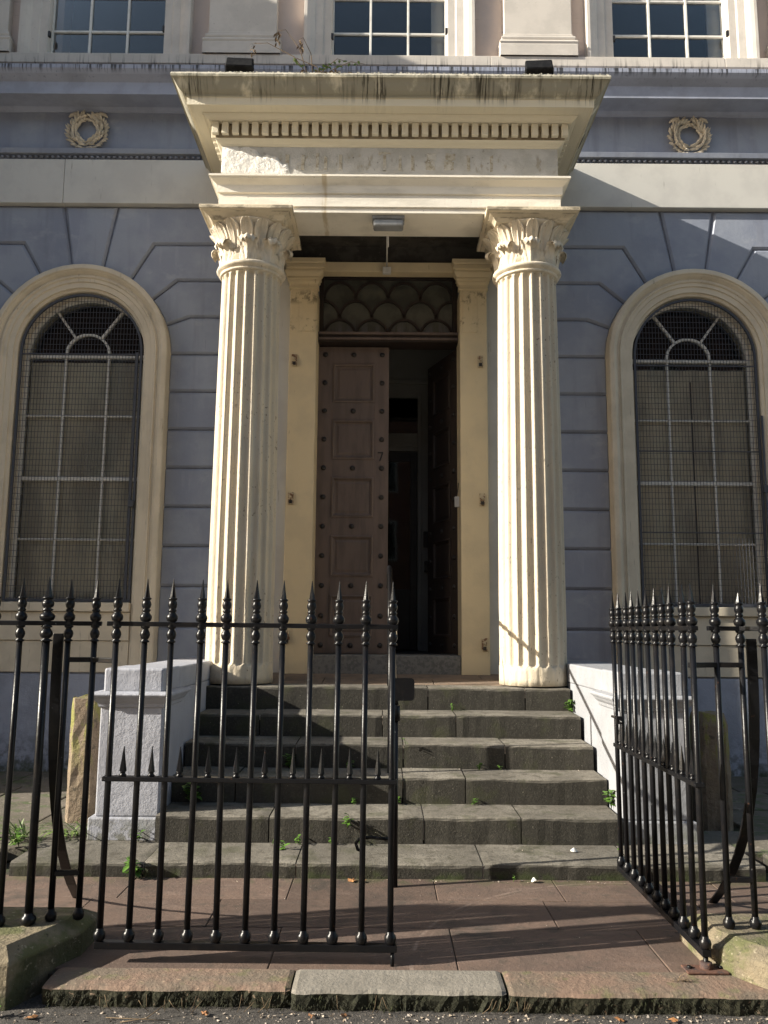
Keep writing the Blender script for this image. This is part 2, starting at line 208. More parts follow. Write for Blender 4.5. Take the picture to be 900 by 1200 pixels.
# ------------------------------------------------------------------ mesh helpers
class MB:
    def __init__(s): s.v = []; s.f = []; s.sm = []
    def add(s, vs, fs, smooth=False):
        o = len(s.v); s.v += [tuple(v) for v in vs]
        for f in fs: s.f.append(tuple(i + o for i in f)); s.sm.append(smooth)
        return s
    def box(s, x0, x1, y0, y1, z0, z1):
        return s.add([(x0, y0, z0), (x1, y0, z0), (x1, y1, z0), (x0, y1, z0), (x0, y0, z1), (x1, y0, z1), (x1, y1, z1), (x0, y1, z1)],
            [(0, 3, 2, 1), (4, 5, 6, 7), (0, 1, 5, 4), (1, 2, 6, 5), (2, 3, 7, 6), (3, 0, 4, 7)])
    def lathe(s, prof, c=(0, 0, 0), n=12, smooth=True):
        vs = []; fs = []
        for r, z in prof:
            for i in range(n):
                a = 2 * math.pi * i / n; vs.append((c[0] + r * math.cos(a), c[1] + r * math.sin(a), c[2] + z))
        for j in range(len(prof) - 1):
            for i in range(n): fs.append((j * n + i, j * n + (i + 1) % n, (j + 1) * n + (i + 1) % n, (j + 1) * n + i))
        fs.append(tuple(range(n))[::-1]); fs.append(tuple((len(prof) - 1) * n + i for i in range(n)))
        return s.add(vs, fs, smooth)
    def tube(s, pts, r, n=8, smooth=True):
        P = [Vector(p) for p in pts]; vs = []; fs = []
        up_ = Vector((0, 0, 1)); prev = None
        for i, p in enumerate(P):
            d = (P[min(i + 1, len(P) - 1)] - P[max(i - 1, 0)]).normalized()
            if prev is None:
                ref = up_ if abs(d.z) < 0.9 else Vector((1, 0, 0)); a = d.cross(ref).normalized()
            else: a = (prev - d * prev.dot(d)).normalized()
            prev = a; b = d.cross(a); rr = r[i] if isinstance(r, (list, tuple)) else r
            for k in range(n):
                t = 2 * math.pi * k / n; vs.append(p + (a * math.cos(t) + b * math.sin(t)) * rr)
        for j in range(len(P) - 1):
            for k in range(n): fs.append((j * n + k, j * n + (k + 1) % n, (j + 1) * n + (k + 1) % n, (j + 1) * n + k))
        fs.append(tuple(range(n))[::-1]); fs.append(tuple((len(P) - 1) * n + k for k in range(n)))
        return s.add(vs, fs, smooth)
    def strip(s, rings, closed=False, smooth=False, caps=True):
        """rings: equal-length point lists (closed cross sections when closed)"""
        n = len(rings[0]); vs = [p for r in rings for p in r]; fs = []
        for j in range(len(rings) - 1):
            for k in range(n if closed else n - 1): fs.append((j * n + k, j * n + (k + 1) % n, (j + 1) * n + (k + 1) % n, (j + 1) * n + k))
        if caps and closed: fs.append(tuple(range(n))[::-1]); fs.append(tuple((len(rings) - 1) * n + k for k in range(n)))
        return s.add(vs, fs, smooth)
    def block(s, poly, yb, yf, ch=0.012):
        """prism from an XZ polygon, chamfered front edge facing -Y"""
        n = len(poly); A = sum(poly[i][0] * poly[(i + 1) % n][1] - poly[(i + 1) % n][0] * poly[i][1] for i in range(n))
        if A < 0: poly = poly[::-1]
        ins = []
        for i in range(n):
            p0, p, p1 = Vector(poly[i - 1]), Vector(poly[i]), Vector(poly[(i + 1) % n])
            d0 = (p - p0).normalized(); d1 = (p1 - p).normalized()
            n0 = Vector((-d0.y, d0.x)); n1 = Vector((-d1.y, d1.x)); b = n0 + n1
            if b.length < 1e-4: b = n0
            b = b.normalized(); k = max(b.dot(n0), 0.4); ins.append(p + b * (ch / k))
        r0 = [(p[0], yb, p[1]) for p in poly]; r1 = [(p[0], yf + ch, p[1]) for p in poly]; r2 = [(p.x, yf, p.y) for p in ins]
        fs = []
        for j in range(2):
            for k in range(n): fs.append((j * n + k, j * n + (k + 1) % n, (j + 1) * n + (k + 1) % n, (j + 1) * n + k))
        fs.append(tuple(2 * n + k for k in range(n)))
        return s.add(r0 + r1 + r2, fs)
    def build(s, name, mat, parent=None, bevel=0.0, seg=2, loc=None, ngon_fix=False):
        me = bpy.data.meshes.new(name); me.from_pydata(s.v, [], s.f); me.update()
        me.polygons.foreach_set('use_smooth', s.sm)
        bm = bmesh.new(); bm.from_mesh(me); bmesh.ops.recalc_face_normals(bm, faces=bm.faces[:]); bm.to_mesh(me); bm.free()
        me.materials.append(mat)
        return link(name, me, parent, bevel, seg, loc)
def link(name, me, parent=None, bevel=0.0, seg=2, loc=None):
    o = bpy.data.objects.new(name, me); COL.objects.link(o)
    if parent is not None: o.parent = parent
    if loc is not None: o.location = loc
    if bevel:
        m = o.modifiers.new('bevel', 'BEVEL'); m.width = bevel; m.segments = seg; m.limit_method = 'ANGLE'; m.angle_limit = R(40)
    return o
def tag(o, label=None, cat=None, group=None, kind=None):
    if label: o['label'] = label
    if cat: o['category'] = cat
    if group: o['group'] = group
    if kind: o['kind'] = kind
    return o
def thing(name, label, cat, loc=(0, 0, 0), rz=0.0, group=None):
    o = bpy.data.objects.new(name, None); COL.objects.link(o); o.location = loc; o.rotation_euler = (0, 0, rz); o.empty_display_size = 0.1
    return tag(o, label, cat, group)
def dup(o, parent=None, loc=None, rz=None):
    c = o.copy(); COL.objects.link(c)
    if parent is not None: c.parent = parent
    if loc is not None: c.location = loc
    if rz is not None: c.rotation_euler = (0, 0, rz)
    return c
def dup_tree(o, loc=None, rz=None, parent=None):
    c = dup(o, parent, loc, rz)
    for ch in list(o.children): dup_tree(ch, parent=c)
    return c
def B(name, mat, parent, *bx, bevel=0.0, seg=2):
    m = MB()
    for b in bx: m.box(*b)
    return m.build(name, mat, parent, bevel, seg)
def jit(a): return rnd.uniform(-a, a)

XC = 0.03
YW = 8.55        # face of the rusticated ground floor
ZS, RO, RI = 4.41, 0.945, 0.672       # arched window springing, outer and inner surround radius
WX = [XC - 3.277, XC + 3.277]
HJ = 0.414
house = thing('terraced_house', 'blue grey stuccoed house with cream columned porch, arched windows and brown double doors', 'house', (0, 0, 0))
H = house
# ================================================================== HOUSE: ground floor wall
wall = B('wall', M['joint'], H,
    (-6.0, WX[0] - RI - 0.01, 8.58, 8.95, 1.0, 6.1), (WX[0] + RI + 0.01, -0.76 + XC, 8.58, 8.95, 1.0, 6.1), (0.76 + XC + 0.0, WX[1] - RI - 0.01, 8.58, 8.95, 1.0, 6.1), (WX[1] + RI + 0.01, 7.0, 8.58, 8.95, 1.0, 6.1),
    (-0.758 + XC, 0.758 + XC, 8.58, 8.95, 5.47, 6.1))
def arcfill(cx):   # spandrel above each arched opening
    m = MB(); n = 20; vs = []; fs = []
    for i in range(n + 1):
        a = math.pi * i / n; x = cx + (RI + 0.01) * math.cos(a); z = ZS + (RI + 0.01) * math.sin(a)
        for y in (8.58, 8.95): vs += [(x, y, z), (x, y, 6.095)]
    for i in range(n):
        a = i * 4; b = a + 4; fs += [(a, b, b + 1, a + 1), (a + 2, a + 3, b + 3, b + 2), (a, a + 2, b + 2, b)]
    return m.add(vs, fs)
for cx in WX:
    arcfill(cx).build('spandrel', M['joint'], H)
    B('apron_wall', M['surround'], H, (cx - RI - 0.008, cx + RI + 0.008, 8.60, 8.95, 1.05, 1.74))
G = 0.007
def arc_pts(cx, a0, a1, n=6): return [(cx + (RO - 0.01) * math.sin(a0 + (a1 - a0) * i / n), ZS + (RO - 0.01) * math.cos(a0 + (a1 - a0) * i / n)) for i in range(n + 1)]
def rblock(poly): MB().block(poly, 8.584, YW, 0.021).build('stone_block', M['blue_grey'], wall)
for w, cx in enumerate(WX):
    for sgn in (-1, 1):
        xe = cx + sgn * 1.66
        inner = (sgn == 1 and w == 0) or (sgn == -1 and w == 1)
        if inner: xe = (XC - 1.10) if w == 0 else (XC + 1.10)
        # plain courses beside the opening
        for n in range(-8, 0):
            z0, z1 = ZS + HJ * n + G, ZS + HJ * (n + 1) - G
            if n == -8: z0 = 1.055
            x0 = cx + sgn * (RO - 0.01); rblock([(x0, z0), (xe, z0), (xe, z1), (x0, z1)])
        # voussoirs with cranked joints at 90, 70, 50, 30, 10 degrees
        ang = [90, 70, 50, 30, 10]
        for k in range(4):
            a0, a1 = R(ang[k]) - G / RO, R(ang[k + 1]) + G / RO
            z0 = ZS + HJ * k + G
            z1 = ZS + HJ * (k + 1) - G if k < 3 else 6.085
            def kink(a, z): return (cx + sgn * (z - ZS) * math.tan(a) , z)
            arc = [(cx + sgn * (px - cx), pz) for px, pz in arc_pts(cx, a0, a1)]
            poly = list(arc)
            top = kink(a1, z1)
            poly.append(top); poly.append((xe, z1)); poly.append((xe, z0))
            if k > 0: poly.append(kink(a0, z0))
            rblock(poly)
        # courses beyond, outside the picture
        if not inner:
            xf = -6.0 if sgn < 0 else 7.0
            for n in range(-8, 4):
                z0, z1 = ZS + HJ * n + G, ZS + HJ * (n + 1) - G
                if n == 3: z1 = 6.085
                if n == -8: z0 = 1.055
                xa = xe + sgn * 2 * G; rblock([(xa, z0), (xf, z0), (xf, z1), (xa, z1)])
    a = R(10) - G / RO
    arc = arc_pts(cx, -a, a, 4); t = math.tan(a) * (6.085 - ZS)
    rblock(arc + [(cx + t, 6.085), (cx - t, 6.085)])
# plain painted wall between anta and column line, behind the porch
for s in (-1, 1):
    x0, x1 = XC + s * 1.045, XC + s * 1.36
    B('porch_side_wall', M['white_band'], H, (min(x0, x1), max(x0, x1), 8.49, 8.60, 1.02, 5.60), bevel=0.006)
# plinth course
for x0, x1 in ((-6.0, XC - 1.5), (XC + 1.5, 7.0)):
    m = MB(); prof = [(8.60, 1.052), (8.53, 1.052), (8.50, 1.03), (8.50, -0.05), (8.60, -0.05)]
    m.strip([[(x, y, z) for y, z in prof] for x in (x0, x1)], closed=True); m.build('plinth', M['plinth'], H, 0.006)
# ---- entablature of the facade (profile swept along X)
def band(name, mat, prof, x0=-6.0, x1=7.0, bevel=0.0):
    m = MB(); m.strip([[(x, y, z) for y, z in prof] for x in (x0, x1)], closed=True); return m.build(name, mat, H, bevel)
for x0, x1 in ((-6.0, XC - 1.62), (XC + 1.62, 7.0)):
    xm = (x0 + x1) / 2 + 0.25
    for xa, xb in ((x0, xm - 0.002), (xm + 0.002, x1)):
        band('string_course', M['white_band'], [(8.62, 6.10), (8.495, 6.10), (8.49, 6.61), (8.62, 6.61)], xa, xb, 0.005)
    band('bead_fillet', M['blue_grey'], [(8.62, 6.668), (8.465, 6.668), (8.455, 6.725), (8.62, 6.73)], x0, x1, 0.004)
    m = MB(); x = x0 + 0.02
    while x < x1 - 0.03:
        m.lathe([(0.001, -0.017), (0.014, -0.010), (0.018, 0), (0.014, 0.010), (0.001, 0.017)], (0, 0, 0), 6)
        k = len(m.v) - 30
        for i in range(k, len(m.v)):
            v = m.v[i]; m.v[i] = (x + v[2] * 1.35, 8.497 + v[1] * 1.1, 6.640 + v[0])
        x += 0.062
    tag(m.build('bead_moulding', M['joint'], H), kind='stuff')
    band('bead_ground', M['joint'], [(8.62, 6.612), (8.515, 6.612), (8.515, 6.666), (8.62, 6.666)], x0, x1)
band('frieze', M['blue_grey'], [(8.85, 6.11), (8.555, 6.11), (8.555, 7.26), (8.85, 7.26)])
band('main_cornice', M['cornice_grey'], [(8.85, 7.205), (8.54, 7.205), (8.53, 7.225), (8.50, 7.245), (8.28, 7.247), (8.275, 7.235), (8.26, 7.235), (8.26, 7.375), (8.245, 7.385),
     (8.225, 7.40), (8.19, 7.425), (8.165, 7.455), (8.155, 7.47), (8.155, 7.515), (8.2, 7.52), (8.85, 7.56)], bevel=0.003)
# wreaths
def wreath(cx, cz):
    rng = random.Random(int(cx * 100)); m = MB()
    def leafm(p, d, nrm, ln, w):
        d = d.normalized(); s_ = d.cross(nrm).normalized(); vs = []
        for t, ww, h in ((0, 0.25, 0.0), (0.35, 1, 0.012), (0.7, 0.75, 0.018), (1.0, 0.05, 0.012)):
            c = p + d * ln * t + nrm * h
            vs += [c - s_ * w * ww - nrm * 0.006, c + nrm * 0.008, c + s_ * w * ww - nrm * 0.006, c - nrm * 0.03]
        m.strip([vs[i * 4:i * 4 + 4] for i in range(4)], closed=True)
    nrm = Vector((0, -1, 0))
    for half in (-1, 1):
        for i in range(17):
            t = i / 16.0; a = R(-92) + half * t * R(158)  # from the bottom up each side
            for off in (-1, 0, 1):
                rr = 0.163 + off * 0.028 * (1.15 - 0.5 * t) + rng.uniform(-.006, .006)
                p = Vector((cx + rr * math.cos(a), 8.528 - (0.012 if off == 0 else 0) , cz + rr * math.sin(a)))
                tg = Vector((-math.sin(a), 0, math.cos(a))) * half; rad = Vector((math.cos(a), 0, math.sin(a)))
                leafm(p + nrm * rng.uniform(0, .012), tg + rad * ((0.9 if off > 0 else 0.6) * off + rng.uniform(-.35, .35)) + nrm * rng.uniform(.1, .5), nrm, rng.uniform(.06, .085), 0.0175)
        pts = [(cx + half * x, 8.52, cz + z) for x, z in ((0.0, 0.152), (0.05, 0.150), (0.09, 0.175), (0.14, 0.205), (0.19, 0.19), (0.215, 0.165))]
        m.tube(pts, [0.012, 0.016, 0.022, 0.026, 0.02, 0.008], 6)
    m.lathe([(0.001, -0.15), (0.115, -0.15), (0.14, 0), (0.115, 0.15), (0.001, 0.15)], (0, 0, 0), 4) if False else None
    return m.build('wreath', M['stone_cream'], H)
wreath(XC - 3.36, 6.965); wreath(XC + 3.33, 6.955)
# ================================================================== upper storey
UY = 8.85
UWX = [XC - 3.325, XC - 0.01, XC + 3.285]
def upper_seg(x0, x1): B('upper_wall', M['upper'], H, (x0, x1, UY, 9.2, 7.5, 12.5))
xs = [-6.0] + [v for c in UWX for v in (c - 0.675, c + 0.675)] + [7.0]
for i in range(0, len(xs), 2): upper_seg(xs[i], xs[i + 1])
for c in UWX: B('upper_spandrel', M['upper'], H, (c - 0.673, c + 0.673, UY, 9.2, 10.9, 12.5), (c - 0.673, c + 0.673, UY + 0.04, 9.2, 7.5, 8.02))
xsill = [-6.0, -3.2, -0.9, 1.19, 3.9, 7.0]
for a, b in zip(xsill[:-1], xsill[1:]): B('sill_course', M['upper_trim'], H, (a, b - 0.003, 8.72, 8.9, 7.95, 8.072), bevel=0.006)
B('parapet_cornice', M['upper_trim'], H, (-6.0, 7.0, 8.5, 9.2, 12.505, 12.8), (-6.0, 7.0, 8.62, 9.2, 12.36, 12.50))
def rect_sweep(name, mat, parent, path, prof, bevel=0.0, smooth=False):
    """path: (x, z, nx, nz); prof: (offset outward, y)"""
    m = MB(); m.strip([[(x + nx * o, y, z + nz * o) for o, y in prof] for x, z, nx, nz in path], closed=True, smooth=smooth); return m.build(name, mat, parent, bevel)
SPROF = [(0.0, 8.95), (0.0, 8.835), (0.012, 8.80), (0.10, 8.80), (0.112, 8.785), (0.20, 8.78), (0.215, 8.765), (0.25, 8.745), (0.29, 8.735), (0.325, 8.735), (0.33, 8.845), (0.33, 8.86)]
for c in UWX:
    hw = 0.67
    path = [(c - hw, 8.074, -1, 0), (c - hw, 10.9, -1, 1), (c + hw, 10.9, 1, 1), (c + hw, 8.074, 1, 0)]
    rect_sweep('upper_window_surround', M['upper_trim'], H, path, SPROF, 0.003)
    fr = B('sash_window', M['bar_white'], H, (c - 0.67, c - 0.655, 8.88, 8.95, 8.074, 10.9), (c + 0.655, c + 0.67, 8.88, 8.95, 8.074, 10.9), (c - 0.654, c + 0.654, 8.88, 8.95, 8.074, 8.11), (c - 0.654, c + 0.654, 8.88, 8.95, 9.38, 9.42), bevel=0.003)
    for gx in (-0.222, 0.222): B('glazing_bar', M['bar_white'], fr, (c + gx - 0.013, c + gx + 0.013, 8.885, 8.93, 8.112, 10.9), bevel=0.003)
    for gz in (8.475, 8.93, 9.85, 10.3): B('glazing_bar', M['bar_white'], fr, (c - 0.654, c + 0.654, 8.89, 8.925, gz - 0.012, gz + 0.012), bevel=0.003)
    cols = [-0.654, -0.235, -0.209, 0.209, 0.235, 0.654]; rows = [8.11, 8.463, 8.487, 8.918, 8.942, 9.38]
    for i in range(0, 6, 2):
        for j in range(0, 6, 2): B('pane', M['glass'], fr, (c + cols[i], c + cols[i + 1], 8.912, 8.914, rows[j], rows[j + 1]))
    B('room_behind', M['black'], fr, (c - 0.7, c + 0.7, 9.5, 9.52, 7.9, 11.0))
    # folded shutter seen through the right hand panes
    if c > -1: B('shutter', M['upper_trim'], fr, (c + 0.50, c + 0.66, 8.98, 9.0, 8.08, 10.9))
    # little shutter hinge stubs on the inner jambs
    for s in (-1, 1): B('hinge_stub', M['stud'], fr, (c + s * 0.668 - 0.015, c + s * 0.668 + 0.015, 8.80, 8.835, 8.36 + (0.06 if s > 0 else -0.02), 8.43 + (0.06 if s > 0 else -0.02)), bevel=0.004)
for c in (XC - 1.72, XC + 1.72, XC - 4.85, XC + 4.85):
    p_ = B('pilaster', M['upper_trim'], H, (c - 0.395, c + 0.395, 8.755, 8.86, 8.37, 12.35), bevel=0.006)
    m = MB(); hw = 0.395
    prof = [(0.0, 8.38), (0.008, 8.37), (0.008, 8.35), (0.03, 8.335), (0.035, 8.315), (0.03, 8.295), (0.022, 8.285), (0.05, 8.27), (0.062, 8.245), (0.05, 8.22), (0.055, 8.21), (0.055, 8.074)]
    m.strip([[(c - hw - o, 8.86, z) for o, z in prof], [(c - hw - o, 8.755 - o, z) for o, z in prof], [(c + hw + o, 8.755 - o, z) for o, z in prof], [(c + hw + o, 8.86, z) for o, z in prof]]); m.build('pilaster_base', M['upper_trim'], p_, 0.003)
# ================================================================== arched windows
def arch_path(cx, zb, n=28, r0=RI):
    p = [(cx + r0, zb, 1, 0), (cx + r0, (zb + ZS) / 2, 1, 0)]
    for i in range(n + 1):
        a = math.pi * i / n; p.append((cx + r0 * math.cos(a), ZS + r0 * math.sin(a), math.cos(a), math.sin(a)))
    return p + [(cx - r0, (zb + ZS) / 2, -1, 0), (cx - r0, zb, -1, 0)]
APROF = [(0.0, 8.90), (0.0, 8.505), (0.006, 8.495), (0.030, 8.488), (0.034, 8.466), (0.090, 8.462), (0.095, 8.448), (0.128, 8.446), (0.138, 8.430), (0.150, 8.428), (0.158, 8.446), (0.172, 8.450), (0.186, 8.432), (0.200, 8.414), (0.212, 8.408), (0.216, 8.396), (0.226, 8.392), (0.262, 8.396), (0.273, 8.405), (0.273, 8.60)]
RG = RI - 0.03
for w, cx in enumerate(WX):
    rect_sweep('window_surround', M['surround'], H, arch_path(cx, 1.052), APROF, smooth=False)
    sill = B('window_sill', M['surround'], H, (cx - RI + 0.003, cx + RI - 0.003, 8.44, 8.62, 1.66, 1.752), bevel=0.008)
    B('apron_panel', M['surround'], H, (cx - RI + 0.003, cx + RI - 0.003, 8.475, 8.62, 1.37, 1.655), (cx - RI + 0.003, cx + RI - 0.003, 8.49, 8.62, 1.053, 1.366), bevel=0.006)
    # sash frame
    fp = arch_path(cx, 1.755, r0=RI - 0.035)
    fr = rect_sweep('arched_window', M['bar_white'], H, fp, [(0.0, 8.70), (0.034, 8.70), (0.034, 8.78), (0.0, 8.78)])
    B('meeting_rail', M['bar_white'], fr, (cx - RI + 0.036, cx + RI - 0.036, 8.695, 8.76, 3.05, 3.095), bevel=0.004)
    B('transom', M['bar_white'], fr, (cx - RI + 0.036, cx + RI - 0.036, 8.69, 8.76, ZS - 0.005, ZS + 0.03), bevel=0.004)
    rr = 0.235
    for s in (-1, 1):
        B('glazing_bar', M['bar_white'], fr, (cx + s * rr - 0.012, cx + s * rr + 0.012, 8.70, 8.745, 1.76, ZS - 0.006), bevel=0.003)
        a = R(90 - s * 36)
        m = MB(); m.strip([[(cx + r * math.cos(a) + q * math.sin(a), y, ZS + 0.03 + r * math.sin(a) - q * math.cos(a)) for q, y in ((-0.011, 8.70), (0.011, 8.70), (0.011, 8.745), (-0.011, 8.745))] for r in (rr + 0.012, RI - 0.04 - 0.02)], closed=True); m.build('glazing_bar', M['bar_white'], fr)
    for z in (3.76, 2.42): B('glazing_bar', M['bar_white'], fr, (cx - RI + 0.036, cx + RI - 0.036, 8.703, 8.743, z - 0.011, z + 0.011), bevel=0.003)
    ap = [(cx + rr * math.cos(math.pi * i / 16), ZS + 0.03 + rr * math.sin(math.pi * i / 16), math.cos(math.pi * i / 16), math.sin(math.pi * i / 16)) for i in range(17)]
    rect_sweep('glazing_bar', M['bar_white'], fr, ap, [(-0.012, 8.70), (0.012, 8.70), (0.012, 8.745), (-0.012, 8.745)])
    # panes: nine below the transom, one sheet per fan segment
    gx = [-RI + 0.036, -rr - 0.012, -rr + 0.012, rr - 0.012, rr + 0.012, RI - 0.036]
    gz = [1.76, 2.409, 2.431, 3.05, 3.095, 3.749, 3.771, ZS - 0.005]
    for i in range(0, 6, 2):
        for j in range(0, 8, 2): B('pane', M['glass'], fr, (cx + gx[i], cx + gx[i + 1], 8.724, 8.727, gz[j], gz[j + 1]))
    def fan(a0, a1, r0, r1):
        m = MB(); n = 8; f_ = [[(cx + r * math.cos(R(a0 + (a1 - a0) * i / n)), 8.7255, ZS + 0.03 + r * math.sin(R(a0 + (a1 - a0) * i / n))) for r in (r0, r1)] for i in range(n + 1)]
        m.strip(f_); m.build('pane', M['glass_dark'], fr)
    fan(2, 178, 0.001, rr - 0.01)
    for a0, a1 in ((1, 53), (55, 125), (127, 179)): fan(a0, a1, rr + 0.012, RI - 0.055)
    # blinds: pleats as real folds
    m = MB(); xs_ = []; n = 46
    for i in range(n + 1):
        x = cx - RI + 0.05 + (2 * RI - 0.1) * i / n; xs_.append((x, 8.758 + 0.004 * math.sin(i * 0.7)))
    m.strip([[(x, y, z) for x, y in xs_] for z in (1.76, 4.37 - 0.03 * w)]); m.build('blind', M['blind'], fr)
    if w == 1: B('blind_gap', M['stud'], fr, (cx + 0.02, cx + 0.03, 8.742, 8.748, 1.78, 4.2))
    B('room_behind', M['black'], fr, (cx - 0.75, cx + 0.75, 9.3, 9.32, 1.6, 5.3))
    # ---------------- wire window guard, bolted on: a thing of its own
    lab = ('arched wire mesh guard over the left window, hinged on its right edge' if w == 0 else 'arched wire mesh guard over the right window, with dark cross rods')
    g = thing('window_guard', lab, 'window guard', (cx, 8.52, 1.76))
    def loc_(pts): return [(x - cx, y - 8.52, z - 1.76) for x, y, z in pts]
    fpts = [(x, z, nx, nz) for x, z, nx, nz in arch_path(cx, 1.765, r0=RG)]
    m = MB(); m.strip([loc_([(x + nx * o, y, z + nz * o) for o, y in ((-0.012, 8.512), (0.012, 8.512), (0.012, 8.536), (-0.012, 8.536))]) for x, z, nx, nz in fpts], closed=True); m.build('frame', M['grille'], g)
    B('bottom_rail', M['grille'], g, (-RG + 0.013, RG - 0.013, -0.006, 0.016, 0.0, 0.03))
    def bar(x0, z0, x1, z1, r, y=8.524):
        return [[(x0 - cx + a, y - 8.52 + b, z0 - 1.76) if x0 == x1 else (x0 - cx, y - 8.52 + a, z0 - 1.76 + b) for a, b in ((-r, -r), (r, -r), (r, r), (-r, r))], [(x1 - cx + a, y - 8.52 + b, z1 - 1.76) if x0 == x1 else (x1 - cx, y - 8.52 + a, z1 - 1.76 + b) for a, b in ((-r, -r), (r, -r), (r, r), (-r, r))]]
    m = MB(); sp = 0.034; i = -int(RG / sp)
    while i * sp < RG:
        dx = i * sp
        if abs(dx) < RG - 0.014: m.strip(bar(cx + dx, 1.77, cx + dx, ZS + math.sqrt(RG * RG - dx * dx) - 0.004, 0.0021), closed=True)
        i += 1
    z = 1.80
    while z < ZS + RG - 0.02:
        hw = RG if z < ZS else math.sqrt(max(RG * RG - (z - ZS) ** 2, 0.0)); m.strip(bar(cx - hw + 0.004, z, cx + hw - 0.004, z, 0.0021, 8.528), closed=True); z += 0.060
    tag(m.build('wire_mesh', M['grille'], g), kind='stuff')
    if w == 1:
        for z in (ZS - 0.10, 3.38, 2.52): m = MB(); m.strip(bar(cx - RG + 0.012, z, cx + RG - 0.012, z, 0.006, 8.515), closed=True); m.build('cross_rod', M['grille'], g)
        B('lock_plate', M['grille'], g, (RG - 0.005, RG + 0.05, -0.05, -0.012, 1.18, 1.26), bevel=0.006)
        m = MB(); m.tube([(RG + 0.02, -0.04, 0.05), (RG + 0.02, -0.04, 2.0)], 0.011, 8); m.build('bolt_rod', M['grille'], g)
    else:
        m = MB(); m.strip(bar(cx - RG + 0.012, ZS - 0.02, cx + RG - 0.012, ZS - 0.02, 0.006, 8.515), closed=True); m.build('cross_rod', M['grille'], g)
        B('lock_plate', M['grille'], g, (RG - 0.05, RG + 0.01, -0.05, -0.012, 0.98, 1.05), bevel=0.006)
        B('frame_stile', M['grille'], g, (RG - 0.055, RG - 0.03, -0.012, 0.01, 0.03, ZS - 1.76))
# ================================================================== PORTICO
def ring_band(name, mat, prof, hw, yf, yb, parent=None, bevel=0.0):
    """profile (o, z) mitred round three sides: left return, front, right return"""
    m = MB(); rings = [[(XC - hw - o, yb, z) for o, z in prof], [(XC - hw - o, yf - o, z) for o, z in prof], [(XC + hw + o, yf - o, z) for o, z in prof], [(XC + hw + o, yb, z) for o, z in prof]]
    m.strip(rings); return m.build(name, mat, parent or H, bevel)
AF, AHW = 7.365, 1.605
ring_band('architrave', M['arch_white'], [(-0.47, 5.41), (0.0, 5.41), (0.0, 5.452), (-0.004, 5.458), (0.016, 5.464), (0.016, 5.578), (0.012, 5.584), (0.032, 5.592), (0.034, 5.665), (0.04, 5.672), (0.055, 5.685), (0.085, 5.708), (0.09, 5.720), (0.10, 5.723), (0.10, 5.742), (0.0, 5.755), (-0.47, 5.755)], AHW, AF, YW + 0.02)
m = MB(); hw, yf = AHW - 0.47, AF + 0.47
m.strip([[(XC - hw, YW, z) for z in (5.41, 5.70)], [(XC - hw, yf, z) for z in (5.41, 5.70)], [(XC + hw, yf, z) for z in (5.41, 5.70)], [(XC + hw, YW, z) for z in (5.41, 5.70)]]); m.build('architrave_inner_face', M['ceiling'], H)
ring_band('portico_frieze', M['frieze'], [(0.0, 5.75), (0.0, 6.09)], AHW, AF, YW + 0.02)
ring_band('bed_moulding', M['cornice'], [(0.0, 6.075), (0.012, 6.078), (0.018, 6.09), (0.045, 6.105), (0.06, 6.12), (0.062, 6.126)], AHW, AF, YW + 0.02)
M['dentil_gap'] = nmat('darker_brown_band', (0.35, 0.285, 0.19), [((0.16, 0.125, 0.08), 0.8, [('n', 9.0, 0.42, 0.6)])], 0.8)  # band behind the dentils, darker and browner than the cornice
ring_band('dentil_band', M['dentil_gap'], [(0.058, 6.124), (0.058, 6.276)], AHW, AF, YW + 0.02)
corn = ring_band('cornice', M['cornice'], [(0.06, 6.272), (0.118, 6.272), (0.125, 6.282), (0.150, 6.295), (0.165, 6.312), (0.165, 6.322), (0.275, 6.324), (0.278, 6.316), (0.288, 6.316), (0.288, 6.388), (0.300, 6.392), (0.306, 6.405), (0.322, 6.412), (0.345, 6.432), (0.368, 6.462), (0.385, 6.492), (0.400, 6.512), (0.415, 6.516), (0.418, 6.535), (0.412, 6.556), (0.36, 6.562)], AHW, AF, YW + 0.02)
B('portico_roof', M['joint'], H, (XC - AHW - 0.37, XC + AHW + 0.37, AF - 0.37, YW - 0.005, 6.50, 6.561))
# crumbling paint lumps along the top edge
m = MB(); x = XC - AHW - 0.40
while x < XC + AHW + 0.40:
    w_ = rnd.uniform(0.012, 0.04); h_ = rnd.uniform(0.004, 0.018); yy = AF - 0.408 + jit(0.006)
    m.add([(x, yy, 6.545), (x + w_, yy, 6.545), (x + w_ * 0.8, yy + 0.03, 6.56), (x + w_ * 0.1, yy + 0.03, 6.56), (x + w_ * 0.2, yy - 0.004, 6.552 + h_), (x + w_ * 0.75, yy - 0.004, 6.552 + h_ * rnd.uniform(0.5, 1))],
          [(0, 1, 5, 4), (1, 2, 5), (2, 3, 4, 5), (3, 0, 4)]); x += w_ * rnd.uniform(0.7, 1.5)
tag(m.build('flaking_edge', M['cornice'], corn), kind='stuff')
